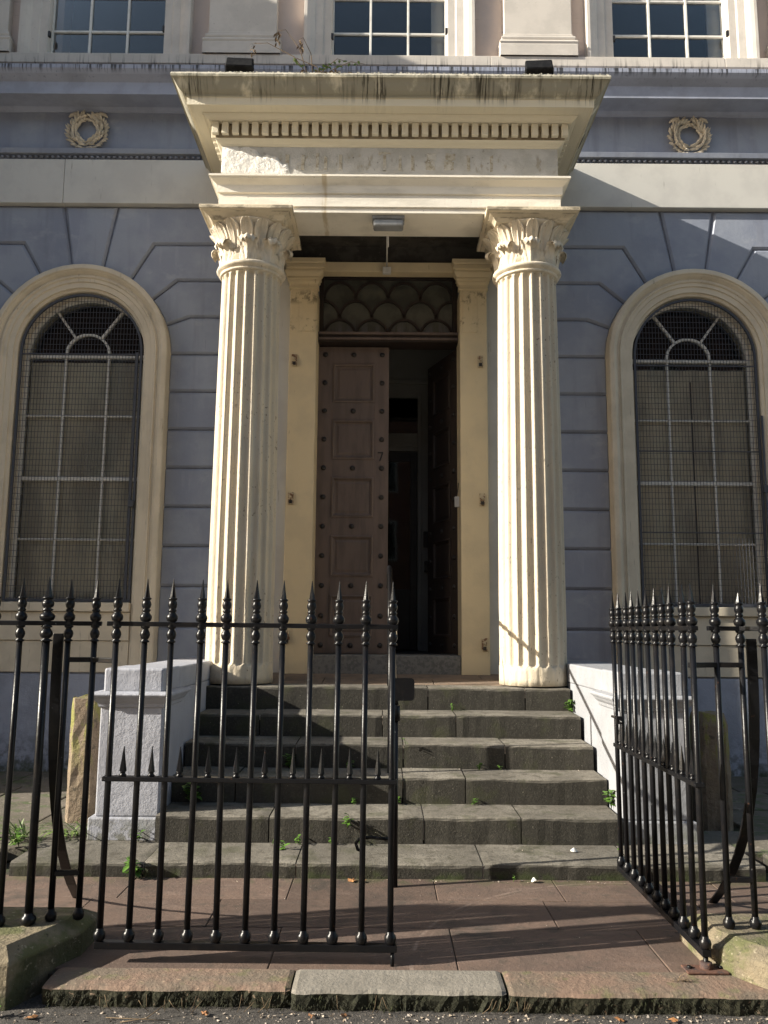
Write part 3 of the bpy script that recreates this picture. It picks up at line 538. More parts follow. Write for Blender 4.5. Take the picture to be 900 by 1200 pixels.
# dentils
dm = MB().box(-0.031, 0.031, 0, 0.046, 0, 0.118).build('dentil', M['cornice'], corn, 0.004).data
bpy.data.objects.remove(corn.children[-1]) if False else None
first = [o for o in corn.children if o.name.startswith('dentil')][0]
nd = 36; span = 2 * (AHW + 0.09); k = 0
for i in range(nd):
    x = XC - AHW - 0.09 + 0.035 + (span - 0.07) * i / (nd - 1)
    if i == 0: first.location = (x, AF - 0.107, 6.150); continue
    d = first.copy(); COL.objects.link(d); d.location = (x + jit(0.002), AF - 0.107, 6.150 + jit(0.002))
for s in (-1, 1):
    for j in range(1, 12):
        y = AF - 0.117 + 0.095 * j + 0.03
        if y > YW - 0.06: break
        d = first.copy(); COL.objects.link(d); d.location = (XC + s * (AHW + 0.107), y, 6.150); d.rotation_euler = (0, 0, R(-90) if s < 0 else R(90))
# flaked plaster patch at the left end of the frieze: an uneven skin over the face
m = MB(); rg = random.Random(3); nx, nz = 26, 12; vs = []; fs = []
def edge(u): return min(0.318, 0.40 - 0.26 * u + 0.02 * math.sin(u * 19) + 0.012 * math.sin(u * 41))
for i in range(nx + 1):
    u = i / nx; x = XC - AHW - 0.004 + 0.66 * u; h_ = max(edge(u), 0.02) if u < 0.98 else 0.02
    for j in range(nz + 1):
        v = j / nz; ee = min(v, 1 - v, u * 3 + 0.05, (1 - u) * 3); vs.append((x, AF - 0.003 - (0.012 + rg.uniform(-.004, .005)) * min(1, ee * 6), 5.757 + h_ * v))
for i in range(nx):
    for j in range(nz): a = i * (nz + 1) + j; fs.append((a, a + nz + 1, a + nz + 2, a + 1))
m.add(vs, fs, True); m.build('plaster_patch', M['patch'], H)
# ghosts of removed letters: thin ragged scars of old filler
lr = random.Random(23)
for lx, strokes in ((-0.95, 'I'), (-0.80, 'I'), (-0.62, 'H'), (-0.44, 'I'), (-0.02, 'T'), (0.13, 'I'), (0.25, 'I'), (0.42, 'B'), (0.60, 'B'), (0.78, 'I'), (1.0, 'I')):
    m = MB()
    def scar(x0, x1, z0, z1):
        n = 7; pts = []
        for i in range(n + 1): pts.append((x0 + (x1 - x0) * i / n, z0 + lr.uniform(-.008, .008)))
        for i in range(n + 1): pts.append((x1 + (x0 - x1) * i / n, z1 + lr.uniform(-.008, .008)))
        m.block([(a + lr.uniform(-.004, .004), b) for a, b in pts], AF + 0.002, AF - 0.0035, 0.002)
    if strokes in 'IT': scar(lx - 0.016, lx + 0.016, 5.84, 6.0)
    if strokes == 'T': scar(lx - 0.06, lx + 0.06, 6.003, 6.03)
    if strokes == 'H': scar(lx - 0.055, lx - 0.025, 5.84, 6.01); scar(lx + 0.025, lx + 0.055, 5.84, 5.98)
    if strokes == 'B': scar(lx - 0.05, lx + 0.04, 5.85, 5.94); scar(lx - 0.04, lx + 0.055, 5.945, 6.02)
    m.build('letter_scar', M['scar'], H)
# porch ceiling
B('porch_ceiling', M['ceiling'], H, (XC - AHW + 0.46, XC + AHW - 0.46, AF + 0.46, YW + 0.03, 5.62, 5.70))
# ---- columns
def shaft_mesh():
    m = MB(); nf, sub = 20, 10; n = nf * sub; zs = []
    z0, z1 = 1.02, 4.845; fb, ft = 1.215, 4.80; hw = 0.038
    zz = [z0, z0 + 0.06, z0 + 0.12]; zz += [fb - hw + hw * 1.02 * i / 7 for i in range(8)]
    zz += [fb + (ft - fb) * i / 46 for i in range(1, 46)]; zz += [ft - 0.001 + hw * i / 7 for i in range(8)]; zz += [z1]
    rings = []
    rg = random.Random(5)
    for z in zz:
        t = (z - z0) / (z1 - z0); r = 0.308 - 0.026 * t - 0.004 * t * t + 0.004 * math.sin(math.pi * t); ring = []
        for i in range(n):
            u = (i % sub) / sub * 2 - 1; u2 = u / 0.80; dz = max(0, fb - z, z - ft) / hw
            q = 1 - u2 * u2 - dz * dz
            d = 0.031 * math.sqrt(q) if q > 0 and abs(u2) < 1 else 0.0
            wear = 0.0
            if z < 2.2 and abs(u2) >= 0.8: wear = rg.uniform(0, 0.006) * (2.2 - z)
            a = 2 * math.pi * (i + 0.5 * 0) / n; rr = r - d - wear; ring.append((rr * math.cos(a), rr * math.sin(a), z))
        rings.append(ring)
    m.strip(rings, closed=True, smooth=True); return m
def acanthus():
    m = MB(); nu, nv = 14, 18; front = []
    for j in range(nv + 1):
        v = j / nv
        # spine: hugs the bell, leans out, then the tip rolls over
        if v < 0.68: q = v / 0.68; r = 0.296 + 0.008 * q + 0.030 * q ** 3; z = 0.178 * q
        else:
            t = (v - 0.68) / 0.32 * R(200); r = 0.334 + 0.030 * (1 - math.cos(t)); z = 0.178 + 0.034 * math.sin(t)
        lobe = 0.5 + 0.5 * math.cos((v * 4.5 % 1.0) * 2 * math.pi)
        wv = (0.112 if v < 0.68 else 0.112 - 0.055 * ((v - 0.68) / 0.32) ** 1.5) * (0.93 - 0.13 * lobe * (1 if v < 0.75 else 0.5))
        rf = []
        for i in range(nu + 1):
            u = i / nu * 2 - 1; x = u * wv; au = abs(u)
            rib = 0.016 * max(0, 1 - au * 4) + 0.007 * math.cos(au * 16 - v * 10) * min(1, au * 3) - 0.020 * au * au
            ang = x / 0.31; rr = r + rib * (1 if v < 0.8 else 0.5); rf.append((rr * math.cos(ang), rr * math.sin(ang), z - 0.022 * au * au * (0.3 + v) + (0.008 * math.cos(au * 12) if v > 0.5 else 0)))
        front.append(rf)
    m.strip(front, smooth=True); m.strip([[(0.978 * a_, 0.978 * b_, c_ - (0.010 if j > nv * 0.7 else 0)) for a_, b_, c_ in rf] for j, rf in enumerate(front)], smooth=True)
    return m
def water_leaf():
    m = MB(); nv = 12; rings = []
    for j in range(nv + 1):
        v = j / nv; z = 0.12 + 0.245 * v; r = 0.288 + 0.012 * v + 0.105 * v ** 2.6; w_ = 0.058 * (1.0 if v < 0.55 else math.sqrt(max(0, 1 - ((v - 0.55) / 0.46) ** 2)))
        w_ *= (0.75 + 0.45 * v); row = []; r += 0.004
        for u in (-1, -0.86, -0.7, -0.35, -0.1, 0, 0.1, 0.35, 0.7, 0.86, 1):
            h = {1: -0.010, 0.86: 0.016, 0.7: 0.014, 0.35: -0.003, 0.1: 0.000, 0: 0.014}[abs(u)]
            a = u * w_ / 0.30; rr = r + h; row.append((rr * math.cos(a), rr * math.sin(a), z))
        rings.append(row)
    m.strip(rings, smooth=True); m.strip([[(0.97 * a, 0.97 * b, c - 0.004) for a, b, c in row] for row in rings], smooth=True)
    return m
col0 = None
for s in (-1, 1):
    cx, cy = XC + s * 1.337, 7.645
    if col0 is None:
        sh = shaft_mesh().build('column', M['cream'], H); sh.location = (cx, cy, 0); col0 = sh
        m = MB(); m.lathe([(0.278, 4.842), (0.296, 4.846), (0.302, 4.856), (0.296, 4.866), (0.290, 4.868), (0.300, 4.876), (0.322, 4.886), (0.332, 4.904), (0.324, 4.922), (0.300, 4.932), (0.286, 4.934)], n=48); m.build('neck_ring', M['stone_cream'], sh)
        m = MB(); m.lathe([(0.284, 4.93), (0.286, 5.05), (0.292, 5.15), (0.315, 5.22), (0.352, 5.27), (0.395, 5.297), (0.40, 5.305), (0.37, 5.308)], n=48); m.build('capital_bell', M['stone_cream'], sh)
        la = acanthus().build('acanthus_leaf', M['stone_cream'], sh, loc=(0, 0, 4.932)); lw = water_leaf().build('water_leaf', M['stone_cream'], sh, loc=(0, 0, 4.932))
        for i in range(1, 8): dup(la, sh, (0, 0, 4.932 + jit(0.004)), R(45 * i + jit(2)))
        for i in range(1, 16): dup(lw, sh, (0, 0, 4.932), R(22.5 * i))
        la.rotation_euler = (0, 0, 0)
        m = MB(); prof = [(0.30, 5.296), (0.335, 5.297), (0.342, 5.31), (0.365, 5.335), (0.395, 5.352), (0.405, 5.36), (0.42, 5.365), (0.434, 5.372), (0.434, 5.407), (0.30, 5.408)]
        m.strip([[(sx * o, sy * o, z) for o, z in prof] for sx, sy in ((-1, -1), (1, -1), (1, 1), (-1, 1), (-1, -1))]); m.build('abacus', M['abacus'], sh, 0.005)
    else:
        c2 = dup_tree(col0, (cx, cy, 0), parent=H); c2.rotation_euler = (0, 0, R(90))
# ---- antae and door case
for s in (-1, 1):
    x0, x1 = XC + s * 0.757, XC + s * 1.045; xa, xb = min(x0, x1), max(x0, x1)
    an = B('anta', M['anta'], H, (xa, xb, 8.40, 8.80, 1.055, 5.10), bevel=0.008)
    m = MB(); prof = [(0.0, 5.09), (0.014, 5.092), (0.014, 5.115), (0.006, 5.118), (0.008, 5.15), (0.026, 5.165), (0.026, 5.19), (0.036, 5.192), (0.036, 5.215), (0.030, 5.22), (0.052, 5.25), (0.062, 5.275), (0.056, 5.28), (0.056, 5.30), (0.074, 5.303), (0.074, 5.345), (0.068, 5.35), (0.080, 5.365), (0.084, 5.405)]
    def rr(o, z): return [(xa - o, 8.47, z), (xa - o, 8.40 - o, z), (xb + o, 8.40 - o, z), (xb + o, 8.47, z)]
    m.strip([rr(o, z) for o, z in prof], smooth=False); m.add([(xa - .08, 8.318, 5.405), (xb + .08, 8.318, 5.405), (xb + .08, 8.47, 5.405), (xa - .08, 8.47, 5.405)], [(0, 1, 2, 3)])
    m.build('anta_capital', M['anta'], an, 0.004)
    B('wall_patch', M['arch_white'] if False else M['anta'], an, (xa + 0.10 if s < 0 else xa + 0.03, xb - 0.02 if s < 0 else xb - 0.10, 8.393, 8.402, 4.62, 5.07), bevel=0.003)
B('door_head', M['anta'], H, (XC - 0.756, XC + 0.756, 8.42, 8.56, 5.30, 5.408), bevel=0.006)
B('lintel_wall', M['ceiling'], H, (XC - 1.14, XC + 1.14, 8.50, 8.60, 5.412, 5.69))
DX0, DX1 = -0.733, 0.800
fr = B('door_frame', M['door_dark'], H, (DX0 - 0.015, DX0 + 0.0, 8.62, 8.86, 1.24, 5.30), (DX1 + 0.0, DX1 - 0.012 + 0.0, 8.62, 8.86, 1.24, 5.30), (DX0, DX1 - 0.014, 8.60, 8.86, 4.585, 4.685), (DX0, DX1 - 0.014, 8.62, 8.86, 5.40, 5.47), bevel=0.004)
B('transom_moulding', M['door'], fr, (DX0, DX1 - 0.014, 8.575, 8.598, 4.60, 4.625), (DX0, DX1 - 0.014, 8.565, 8.598, 4.655, 4.683), bevel=0.005)
# fanlight of overlapping fish scale rings
fl = B('fanlight', M['door_dark'], H, (DX0, DX0 + 0.05, 8.70, 8.78, 4.687, 5.398), (DX1 - 0.064, DX1 - 0.014, 8.70, 8.78, 4.687, 5.398), (DX0 + 0.051, DX1 - 0.065, 8.70, 8.78, 5.34, 5.398), bevel=0.003)
gx0, gx1 = DX0 + 0.05, DX1 - 0.064; gw = gx1 - gx0; rad = gw / 8.0
M['toned_glass'] = nmat('reflection_toned_glass', (0.088, 0.087, 0.072), [((0.055, 0.055, 0.047), 0.8, [('n', 5.0, 0.42, 0.6)]), ((0.17, 0.175, 0.18), 0.7, [('z', 4.90, 4.72), ('n', (14, 1, 1), 0.4, 0.6)])], 0.18, spec=0.5)  # opaque pale tone stands in for street reflections; bluer and lighter towards the bottom
B('glass', M['toned_glass'], fl, (gx0, gx1, 8.745, 8.749, 4.69, 5.34))
for row in range(3):
    zc = 4.69 + 0.215 * row; off = 0 if row % 2 == 0 else -rad
    for i in range(4 if row % 2 == 0 else 5):
        c = gx0 + rad + 2 * rad * i + off; path = []
        for k in range(15):
            a = math.pi * k / 14; x = c + (rad - 0.004) * math.cos(a); z = zc + (rad + 0.012) * math.sin(a)
            if gx0 - 0.002 <= x <= gx1 + 0.002: path.append((x, z, math.cos(a), math.sin(a)))
        if len(path) > 2: rect_sweep('scale_bar', M['door_dark'], fl, path, [(-0.013, 8.722), (0.013, 8.722), (0.013, 8.742), (-0.013, 8.742)])
        # splayed feet under each scale
        if row > 0 and gx0 < c - rad < gx1: rect_sweep('scale_foot', M['door_dark'], fl, [(c - rad, zc - 0.02, 1, 0), (c - rad, zc + 0.05, 1, 0)], [(-0.02, 8.724), (0.02, 8.724), (0.02, 8.742), (-0.02, 8.742)])
# ---- doors
def door_leaf(parent, w):
    """local: hinge edge at x=0, leaf runs to +x, front faces -y, bottom z=0"""
    h = 3.318; rows = [(0.21, 0.71), (0.86, 1.36), (1.48, 1.98), (2.10, 2.52), (2.66, 3.10)]
    rows = [(0.17 + 0.63 * i, 0.17 + 0.63 * i + 0.44) for i in range(5)]
    px0, px1 = 0.16, w - 0.155
    m = MB(); m.box(0, w, 0.022, 0.05, 0, h)
    m.box(0, px0, 0, 0.021, 0, h); m.box(px1, w, 0, 0.021, 0, h)
    zprev = 0
    for a, b in rows: m.box(px0, px1, 0, 0.021, zprev, a); zprev = b
    m.box(px0, px1, 0, 0.021, zprev, h)
    leaf = m.build('front_door', M['door'], parent, 0.002)
    for a, b in rows:
        mm = MB(); prof = [(0.0, 0.012), (0.0, -0.008), (0.016, -0.014), (0.028, -0.006), (0.034, 0.012), (0.050, 0.016), (0.075, 0.008)]
        cx0, cx1, cz0, cz1 = px0, px1, a, b
        rings = [[(x + sx * o, y, z + sz * o) for o, y in prof] for x, z, sx, sz in ((cx0, cz0, 1, 1), (cx1, cz0, -1, 1), (cx1, cz1, -1, -1), (cx0, cz1, 1, -1), (cx0, cz0, 1, 1))]
        mm.strip(rings); o = 0.075; mm.add([(cx0 + o, 0.008, cz0 + o), (cx1 - o, 0.008, cz0 + o), (cx1 - o, 0.008, cz1 - o), (cx0 + o, 0.008, cz1 - o)], [(0, 1, 2, 3)])
        mm.build('door_panel', M['door'], leaf)
    st = MB(); st.lathe([(0.026, 0.0), (0.028, 0.006), (0.018, 0.016), (0.010, 0.019), (0.001, 0.020)], n=12)
    st.v = [(x, -z, y) for x, y, z in st.v]; s0 = st.build('stud', M['stud'], leaf); n = 0
    pos = []
    for i in range(6):
        z = 0.085 + 0.63 * i if i < 5 else h - 0.095
        if i: z = 0.17 + 0.63 * i - 0.095 if i < 5 else h - 0.09
        for x in (0.075, w / 2, w - 0.075): pos.append((x, z))
    for i in range(5):
        for x in (0.075, w - 0.075): pos.append((x, 0.17 + 0.63 * i + 0.22))
    for i, (x, z) in enumerate(pos):
        if i == 0: s0.location = (x, 0, z)
        else: dup(s0, leaf, (x, 0, z))
    return leaf
LW = 0.772
d1 = door_leaf(H, LW); d1.location = (DX0 + 0.004, 8.74, 1.252)
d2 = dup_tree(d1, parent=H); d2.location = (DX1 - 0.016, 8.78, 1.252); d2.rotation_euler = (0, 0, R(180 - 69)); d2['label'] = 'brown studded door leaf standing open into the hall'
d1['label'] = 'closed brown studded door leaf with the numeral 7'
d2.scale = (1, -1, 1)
for q in [d2] + list(d2.children):   # darker colour on the open leaf stands in for the hall's shade
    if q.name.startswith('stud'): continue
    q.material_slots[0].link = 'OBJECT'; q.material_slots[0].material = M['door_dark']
m = MB(); zz = 2.045   # numeral 7
m.box(0.655, 0.715, -0.006, -0.001, zz + 0.085, zz + 0.098); m.add([(0.700, -0.006, zz + 0.085), (0.715, -0.006, zz + 0.085), (0.687, -0.006, zz), (0.671, -0.006, zz), (0.700, -0.001, zz + 0.085), (0.715, -0.001, zz + 0.085), (0.687, -0.001, zz), (0.671, -0.001, zz)], [(0, 1, 2, 3), (4, 5, 6, 7), (0, 3, 7, 4), (1, 2, 6, 5), (3, 2, 6, 7)])
m.build('numeral', M['stud'], d1)
# ---- hall behind the doors
hall = B('vestibule', M['hall'], H, (-0.95, -0.90, 8.90, 10.4, 1.2, 5.5), (0.93, 0.98, 8.90, 10.4, 1.2, 5.5), (-0.9, 0.93, 8.9, 10.4, 5.45, 5.5))
B('hall_floor', M['hall_dark'], H, (-0.9, 0.93, 8.84, 10.4, 1.19, 1.25))
B('hall_back_wall', M['hall'], hall, (-0.9, -0.55, 10.3, 10.4, 1.25, 5.45), (0.42, 0.93, 10.3, 10.4, 1.25, 5.45), (-0.55, 0.42, 10.3, 10.4, 3.75, 3.98), (-0.55, 0.42, 10.3, 10.4, 4.45, 5.45))
B('hall_back_moulding', M['hall'], hall, (-0.9, 0.93, 10.26, 10.298, 4.62, 4.68), (0.42, 0.47, 10.27, 10.298, 1.25, 4.5), (-0.55, 0.42, 10.27, 10.298, 3.80, 3.85), bevel=0.006)
B('inner_door', M['hall_dark'], hall, (-0.54, 0.0, 10.32, 10.36, 1.26, 3.74), (0.33, 0.415, 10.32, 10.36, 1.26, 3.74), (0.001, 0.329, 10.32, 10.36, 1.26, 2.0), (0.001, 0.329, 10.32, 10.36, 3.62, 3.74), bevel=0.004)
B('inner_glass', M['glass_dark'], hall, (0.001, 0.329, 10.338, 10.342, 2.0, 3.62)); B('transom_glass', M['glass_dark'], hall, (-0.55, 0.42, 10.34, 10.344, 3.98, 4.45))
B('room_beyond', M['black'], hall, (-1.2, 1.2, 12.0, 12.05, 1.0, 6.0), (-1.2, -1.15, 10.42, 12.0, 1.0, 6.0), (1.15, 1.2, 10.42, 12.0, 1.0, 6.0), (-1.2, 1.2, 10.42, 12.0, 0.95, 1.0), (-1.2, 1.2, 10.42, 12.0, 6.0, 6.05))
ic = thing('intercom', 'dark intercom box with a lit slot on the hall wall', 'intercom', (0.56, 10.26, 2.62))
B('case', M['hall_dark'], ic, (-0.065, 0.065, 0, 0.038, -0.10, 0.10), bevel=0.006); B('speaker_slot', M['plastic'], ic, (-0.006, 0.006, -0.004, 0.0, -0.02, 0.06)); B('button', M['stud'], ic, (-0.03, 0.03, -0.006, 0.0, -0.07, -0.045))
ks = thing('keypad', 'small dark keypad below the intercom box', 'keypad', (0.55, 10.26, 2.28)); B('case', M['hall_dark'], ks, (-0.045, 0.045, 0, 0.038, -0.07, 0.07), bevel=0.006); B('key', M['stud'], ks, (-0.02, 0.02, -0.004, 0.0, -0.01, 0.02))
# ---- threshold and porch floor
B('threshold_step', M['threshold'], H, (XC - 0.757, XC + 0.757, 8.42, 8.87, 1.05, 1.247), bevel=0.012)
pf = [(7.56, 8.02), (8.024, 8.60)]
for y0, y1 in pf:
    xs_ = [-1.56, -0.55, 0.47, 1.60] if y0 < 8 else [-1.56, -0.15, 0.95, 1.60]
    for a, b in zip(xs_[:-1], xs_[1:]):
        def zf(y): return 1.012 + 0.06 * (y - 7.56) / 1.04
        m = MB(); m.add([(a, y0, 0.9), (b - .006, y0, 0.9), (b - .006, y1, 0.9), (a, y1, 0.9), (a, y0, zf(y0)), (b - .006, y0, zf(y0)), (b - .006, y1, zf(y1)), (a, y1, zf(y1))], [(0, 3, 2, 1), (4, 5, 6, 7), (0, 1, 5, 4), (1, 2, 6, 5), (2, 3, 7, 6), (3, 0, 4, 7)]); m.build('porch_slab', M['porch'], H, 0.004)
# party walls/back so the house reads from the side
B('house_body', M['upper'], H, (-6.0, 7.0, 12.1, 16.0, -0.1, 12.3), (-6.0, -5.7, 8.97, 12.1, -0.1, 12.3), (6.7, 7.0, 8.97, 12.1, -0.1, 12.3), (-5.69, 6.69, 9.22, 12.09, 12.2, 12.3))

# ================================================================== STEPS
steps = thing('entrance_steps', 'flight of six worn dark stone steps up to the porch', 'steps', (0, 5.3, 0))
SY = [5.29, 5.745, 6.15, 6.52, 6.91, 7.29]; SZ = [0.09, 0.268, 0.452, 0.632, 0.815, 1.01]
JX = [[-1.45, -0.52, 0.62, 1.55], [-0.75, 0.28, 0.93], [-1.05, 0.15, 0.60], [-0.66, 0.16, 0.94], [-1.0, 0.0, 0.60], [-0.9, 0.39, 1.23]]
XL = [-2.26, -1.505, -1.505, -1.505, -1.505, -1.56]; XR = [2.34, 1.605, 1.615, 1.615, 1.615, 1.62]
def step_stone(x0, x1, y0, y1, z0, z1, seed):
    """block with a worn, rounded and slightly chipped nosing"""
    rg = random.Random(seed); n = max(6, int((x1 - x0) / 0.05)); rings = []
    sag = rg.uniform(0.0, 0.006); ph = rg.uniform(0, 6); tl = rg.uniform(-.003, .003)
    for i in range(n + 1):
        t = i / n; x = x0 + (x1 - x0) * t; ed = 0.006 if i in (0, n) else 0.0
        c = 0.016 + 0.006 * math.sin(ph + x * 7) + rg.uniform(0, 0.005); c = max(c, 0.008); dz = -sag * math.sin(math.pi * t) + tl * (t - .5) * 2 + rg.uniform(-.001, .001); w_ = rg.uniform(-.002, .002)
        rings.append([(x, y1, z0), (x, y0 + 0.006 + ed * .5, z0), (x, y0 + 0.002 + w_ + ed * .6, z0 + (z1 - z0) * 0.5), (x, y0 + w_ + ed * .6, z1 - c + dz - ed), (x, y0 + c * 0.3 + ed * .6, z1 - c * 0.3 + dz - ed * .6), (x, y0 + c + ed * .5, z1 + dz - ed * .5), (x, y0 + 0.12, z1 + dz * .7 - ed * .5), (x, y1, z1 + 0.004)])
    m = MB(); m.strip(rings, closed=True, smooth=False); return m
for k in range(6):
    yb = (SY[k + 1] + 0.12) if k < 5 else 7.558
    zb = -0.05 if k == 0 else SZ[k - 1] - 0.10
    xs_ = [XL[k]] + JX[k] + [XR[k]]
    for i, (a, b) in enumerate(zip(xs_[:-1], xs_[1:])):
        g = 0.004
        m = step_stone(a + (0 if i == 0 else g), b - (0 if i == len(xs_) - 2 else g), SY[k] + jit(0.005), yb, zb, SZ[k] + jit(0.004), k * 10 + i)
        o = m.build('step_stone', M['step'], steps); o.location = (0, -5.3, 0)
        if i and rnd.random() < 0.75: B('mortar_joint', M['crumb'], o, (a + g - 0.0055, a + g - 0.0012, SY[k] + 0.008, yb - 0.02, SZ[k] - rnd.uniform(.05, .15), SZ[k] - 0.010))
# ================================================================== PEDESTAL WALLS beside the steps
def pedestal(name, xa, xb, mat, label, inner):
    p = thing(name, label, 'pedestal wall', ((xa + xb) / 2, 5.83, 0.09)); cx = (xa + xb) / 2; hx = (xb - xa) / 2
    def lb(n, x0, x1, y0, y1, z0, z1, bev=0.01): return B(n, mat, p, (x0 - cx, x1 - cx, y0 - 5.83, y1 - 5.83, z0 - 0.09, z1 - 0.09), bevel=bev)
    lb('base', xa - 0.035, xb + (0.0), 5.795, 6.35, 0.085, 0.235) if inner > 0 else lb('base', xa, xb + 0.035, 5.795, 6.35, 0.085, 0.235)
    lb('shaft', xa, xb, 5.83, 6.33, 0.236, 0.965)
    m = MB(); prof = [(0.0, 0.955), (0.012, 0.962), (0.016, 0.985), (0.035, 1.005), (0.046, 1.025), (0.058, 1.03), (0.066, 1.045), (0.058, 1.06), (0.0, 1.066)]
    y0, y1 = 5.83, 6.33
    m.strip([[(sx * (hx + o), (y0 - o if fy else y1 + o) - 5.83, z - 0.09) for o, z in prof] for sx, fy in ((-1, 1), (1, 1), (1, 0), (-1, 0), (-1, 1))]); m.build('cap_moulding', mat, p, 0.004)
    lb('cap_block', xa + 0.01, xb - 0.01, 5.84, 6.32, 1.05, 1.222, 0.014)
    lb('flank_wall', xa + 0.015, xb - 0.012, 6.331, 8.52, 0.05, 1.05, 0.006)
    lb('coping', xa + 0.012, xb - 0.012, 6.323, 8.49, 1.051, 1.216, 0.012)
    return p
pedestal('stair_pedestal', -1.94, -1.51, M['pier_paint'], 'rough grey painted pedestal wall on the left side of the steps', 1)
pedestal('stair_pedestal', 1.63, 2.09, M['pier_r'], 'white painted pedestal wall behind the open gate, right of the steps', -1)
# ================================================================== GROUND
def sheet(name, mat, x0, x1, y0, y1, z):
    m = MB(); m.add([(x0, y0, z), (x1, y0, z), (x1, y1, z), (x0, y1, z)], [(0, 1, 2, 3)]); return tag(m.build(name, mat), kind='structure')
sheet('ground', M['earth'], -400, 400, 3.9, 400, -0.06)
# street: displaced sheet near the kerb, plain beyond
m = MB(); rg = random.Random(11); nx, ny = 150, 26; vs = []; fs = []
for j in range(ny + 1):
    for i in range(nx + 1): vs.append((-3 + 6 * i / nx, 2.9 + 1.06 * j / ny, -0.081 + (rg.uniform(-.003, .003) if 0 < i < nx and 0 < j < ny else 0)))
for j in range(ny):
    for i in range(nx): a = j * (nx + 1) + i; fs.append((a, a + 1, a + nx + 2, a + nx + 1))
m.add(vs, fs, False); m.add([(-400, -400, -0.081), (400, -400, -0.081), (400, 2.9, -0.081), (-400, 2.9, -0.081), (-400, 3.96, -0.081), (-3, 3.96, -0.081), (-3, 2.9, -0.081), (3, 2.9, -0.081), (3, 3.96, -0.081), (400, 3.96, -0.081)], [(0, 1, 2, 7, 6, 3), (3, 6, 5, 4), (7, 2, 9, 8)])
tag(m.build('street', M['asphalt']), kind='structure')
foot = tag(B('bounce_paving', nmat('pale_bounce_paving', (0.34, 0.32, 0.29), [((0.26, 0.245, 0.22), 0.8, [('n', 2.0, 0.42, 0.6)])], 0.9, [(60.0, 0.3, 0.005)]), None, (-60, 60, -9.0, 2.6, -0.12, -0.072)), kind='structure')  # unseen pale paving, added to bounce sunlight up onto the porch soffits
# forecourt flags
court = B('forecourt', M['earth'], None, (-4.5, 4.5, 3.90, 5.62, -0.055, -0.012)); tag(court, kind='structure')
rows = [(3.935, 4.46), (4.466, 4.90), (4.906, 5.325)]
off = [0.1, -0.45, 0.2]
for (y0, y1), o_ in zip(rows, off):
    x = -4.4 + o_
    while x < 4.4:
        w_ = rnd.choice((0.72, 0.95, 1.15, 0.85)); g = 0.004; tz = jit(0.0025); t2 = jit(0.002); xb = x + w_ - g
        m = MB(); m.add([(x, y0, -0.03), (xb, y0, -0.03), (xb, y1, -0.03), (x, y1, -0.03), (x, y0, tz), (xb, y0, tz + t2), (xb, y1, tz - t2), (x, y1, tz)], [(0, 3, 2, 1), (4, 5, 6, 7), (0, 1, 5, 4), (1, 2, 6, 5), (2, 3, 7, 6), (3, 0, 4, 7)])
        m.build('flagstone', M['flag'], court, 0.004); x += w_
# raised side paving, left and right of the steps
for s in (-1, 1):
    sp = B('side_paving', M['earth'], None, (min(s * 2.0, s * 5.5), max(s * 2.0, s * 5.5), 5.66, 8.5, -0.05, 0.05)); tag(sp, kind='structure')
    for (y0, y1) in ((5.62, 6.22), (6.23, 6.95), (6.96, 7.7), (7.71, 8.52)):
        x = 1.97 if y0 > 6 else 2.08
        while x < 5.4:
            w_ = rnd.choice((0.55, 0.7, 0.9)); xa, xb = sorted((s * x, s * (x + w_ - 0.012))); tz = 0.085 + jit(0.006)
            if s < 0 or x > 2.05: B('flagstone', M['side_flag'], sp, (xa, xb, y0, y1, 0.0, tz), bevel=0.008)
            x += w_
    ek = B('edging_kerb', M['step'], None, (min(s * 2.46, s * 5.4), max(s * 2.46, s * 5.4), 5.46, 5.61, -0.05, 0.088), bevel=0.015); tag(ek, kind='structure')
# threshold kerb between the plinths
kb = B('threshold_kerb', M['earth'], None, (-1.40, 1.60, 3.78, 3.925, -0.12, -0.03)); tag(kb, kind='structure')
def kerb_stone(x0, x1, yf, mat, seed):
    rg = random.Random(seed); n = int((x1 - x0) / 0.02); rings = []
    for i in range(n + 1):
        x = x0 + (x1 - x0) * i / n; e = 0.006 if i in (0, n) else 0; j = rg.uniform(-.0015, .0015) + 0.005 * math.sin(x * 9 + seed) + 0.003 * math.sin(x * 31 + seed); r = lambda a: rg.uniform(-a, a) * 0.6
        yy = yf + j + e * 1.5
        rings.append([(x, 3.93, -0.12), (x, yy + 0.022 + r(.012), -0.12), (x, yy + 0.012 + r(.012), -0.075), (x, yy + 0.004 + r(.008), -0.035), (x, yy, -0.012 + r(.0015)), (x, yy + 0.012, 0.0 - e + r(.0008)), (x, yy + 0.05, 0.004 - e + r(.001)), (x, yy + 0.12, 0.004 - e + r(.001)), (x, 3.93, 0.003 - e)])
    m = MB(); m.strip(rings, closed=True); return m.build('kerb_stone', mat, kb)
kerb_stone(-1.43, -0.381, 3.735, M['kerb_red'], 1); kerb_stone(-0.373, 0.530, 3.715, M['kerb_grey'], 2); kerb_stone(0.540, 1.66, 3.70, M['kerb_red'], 3)
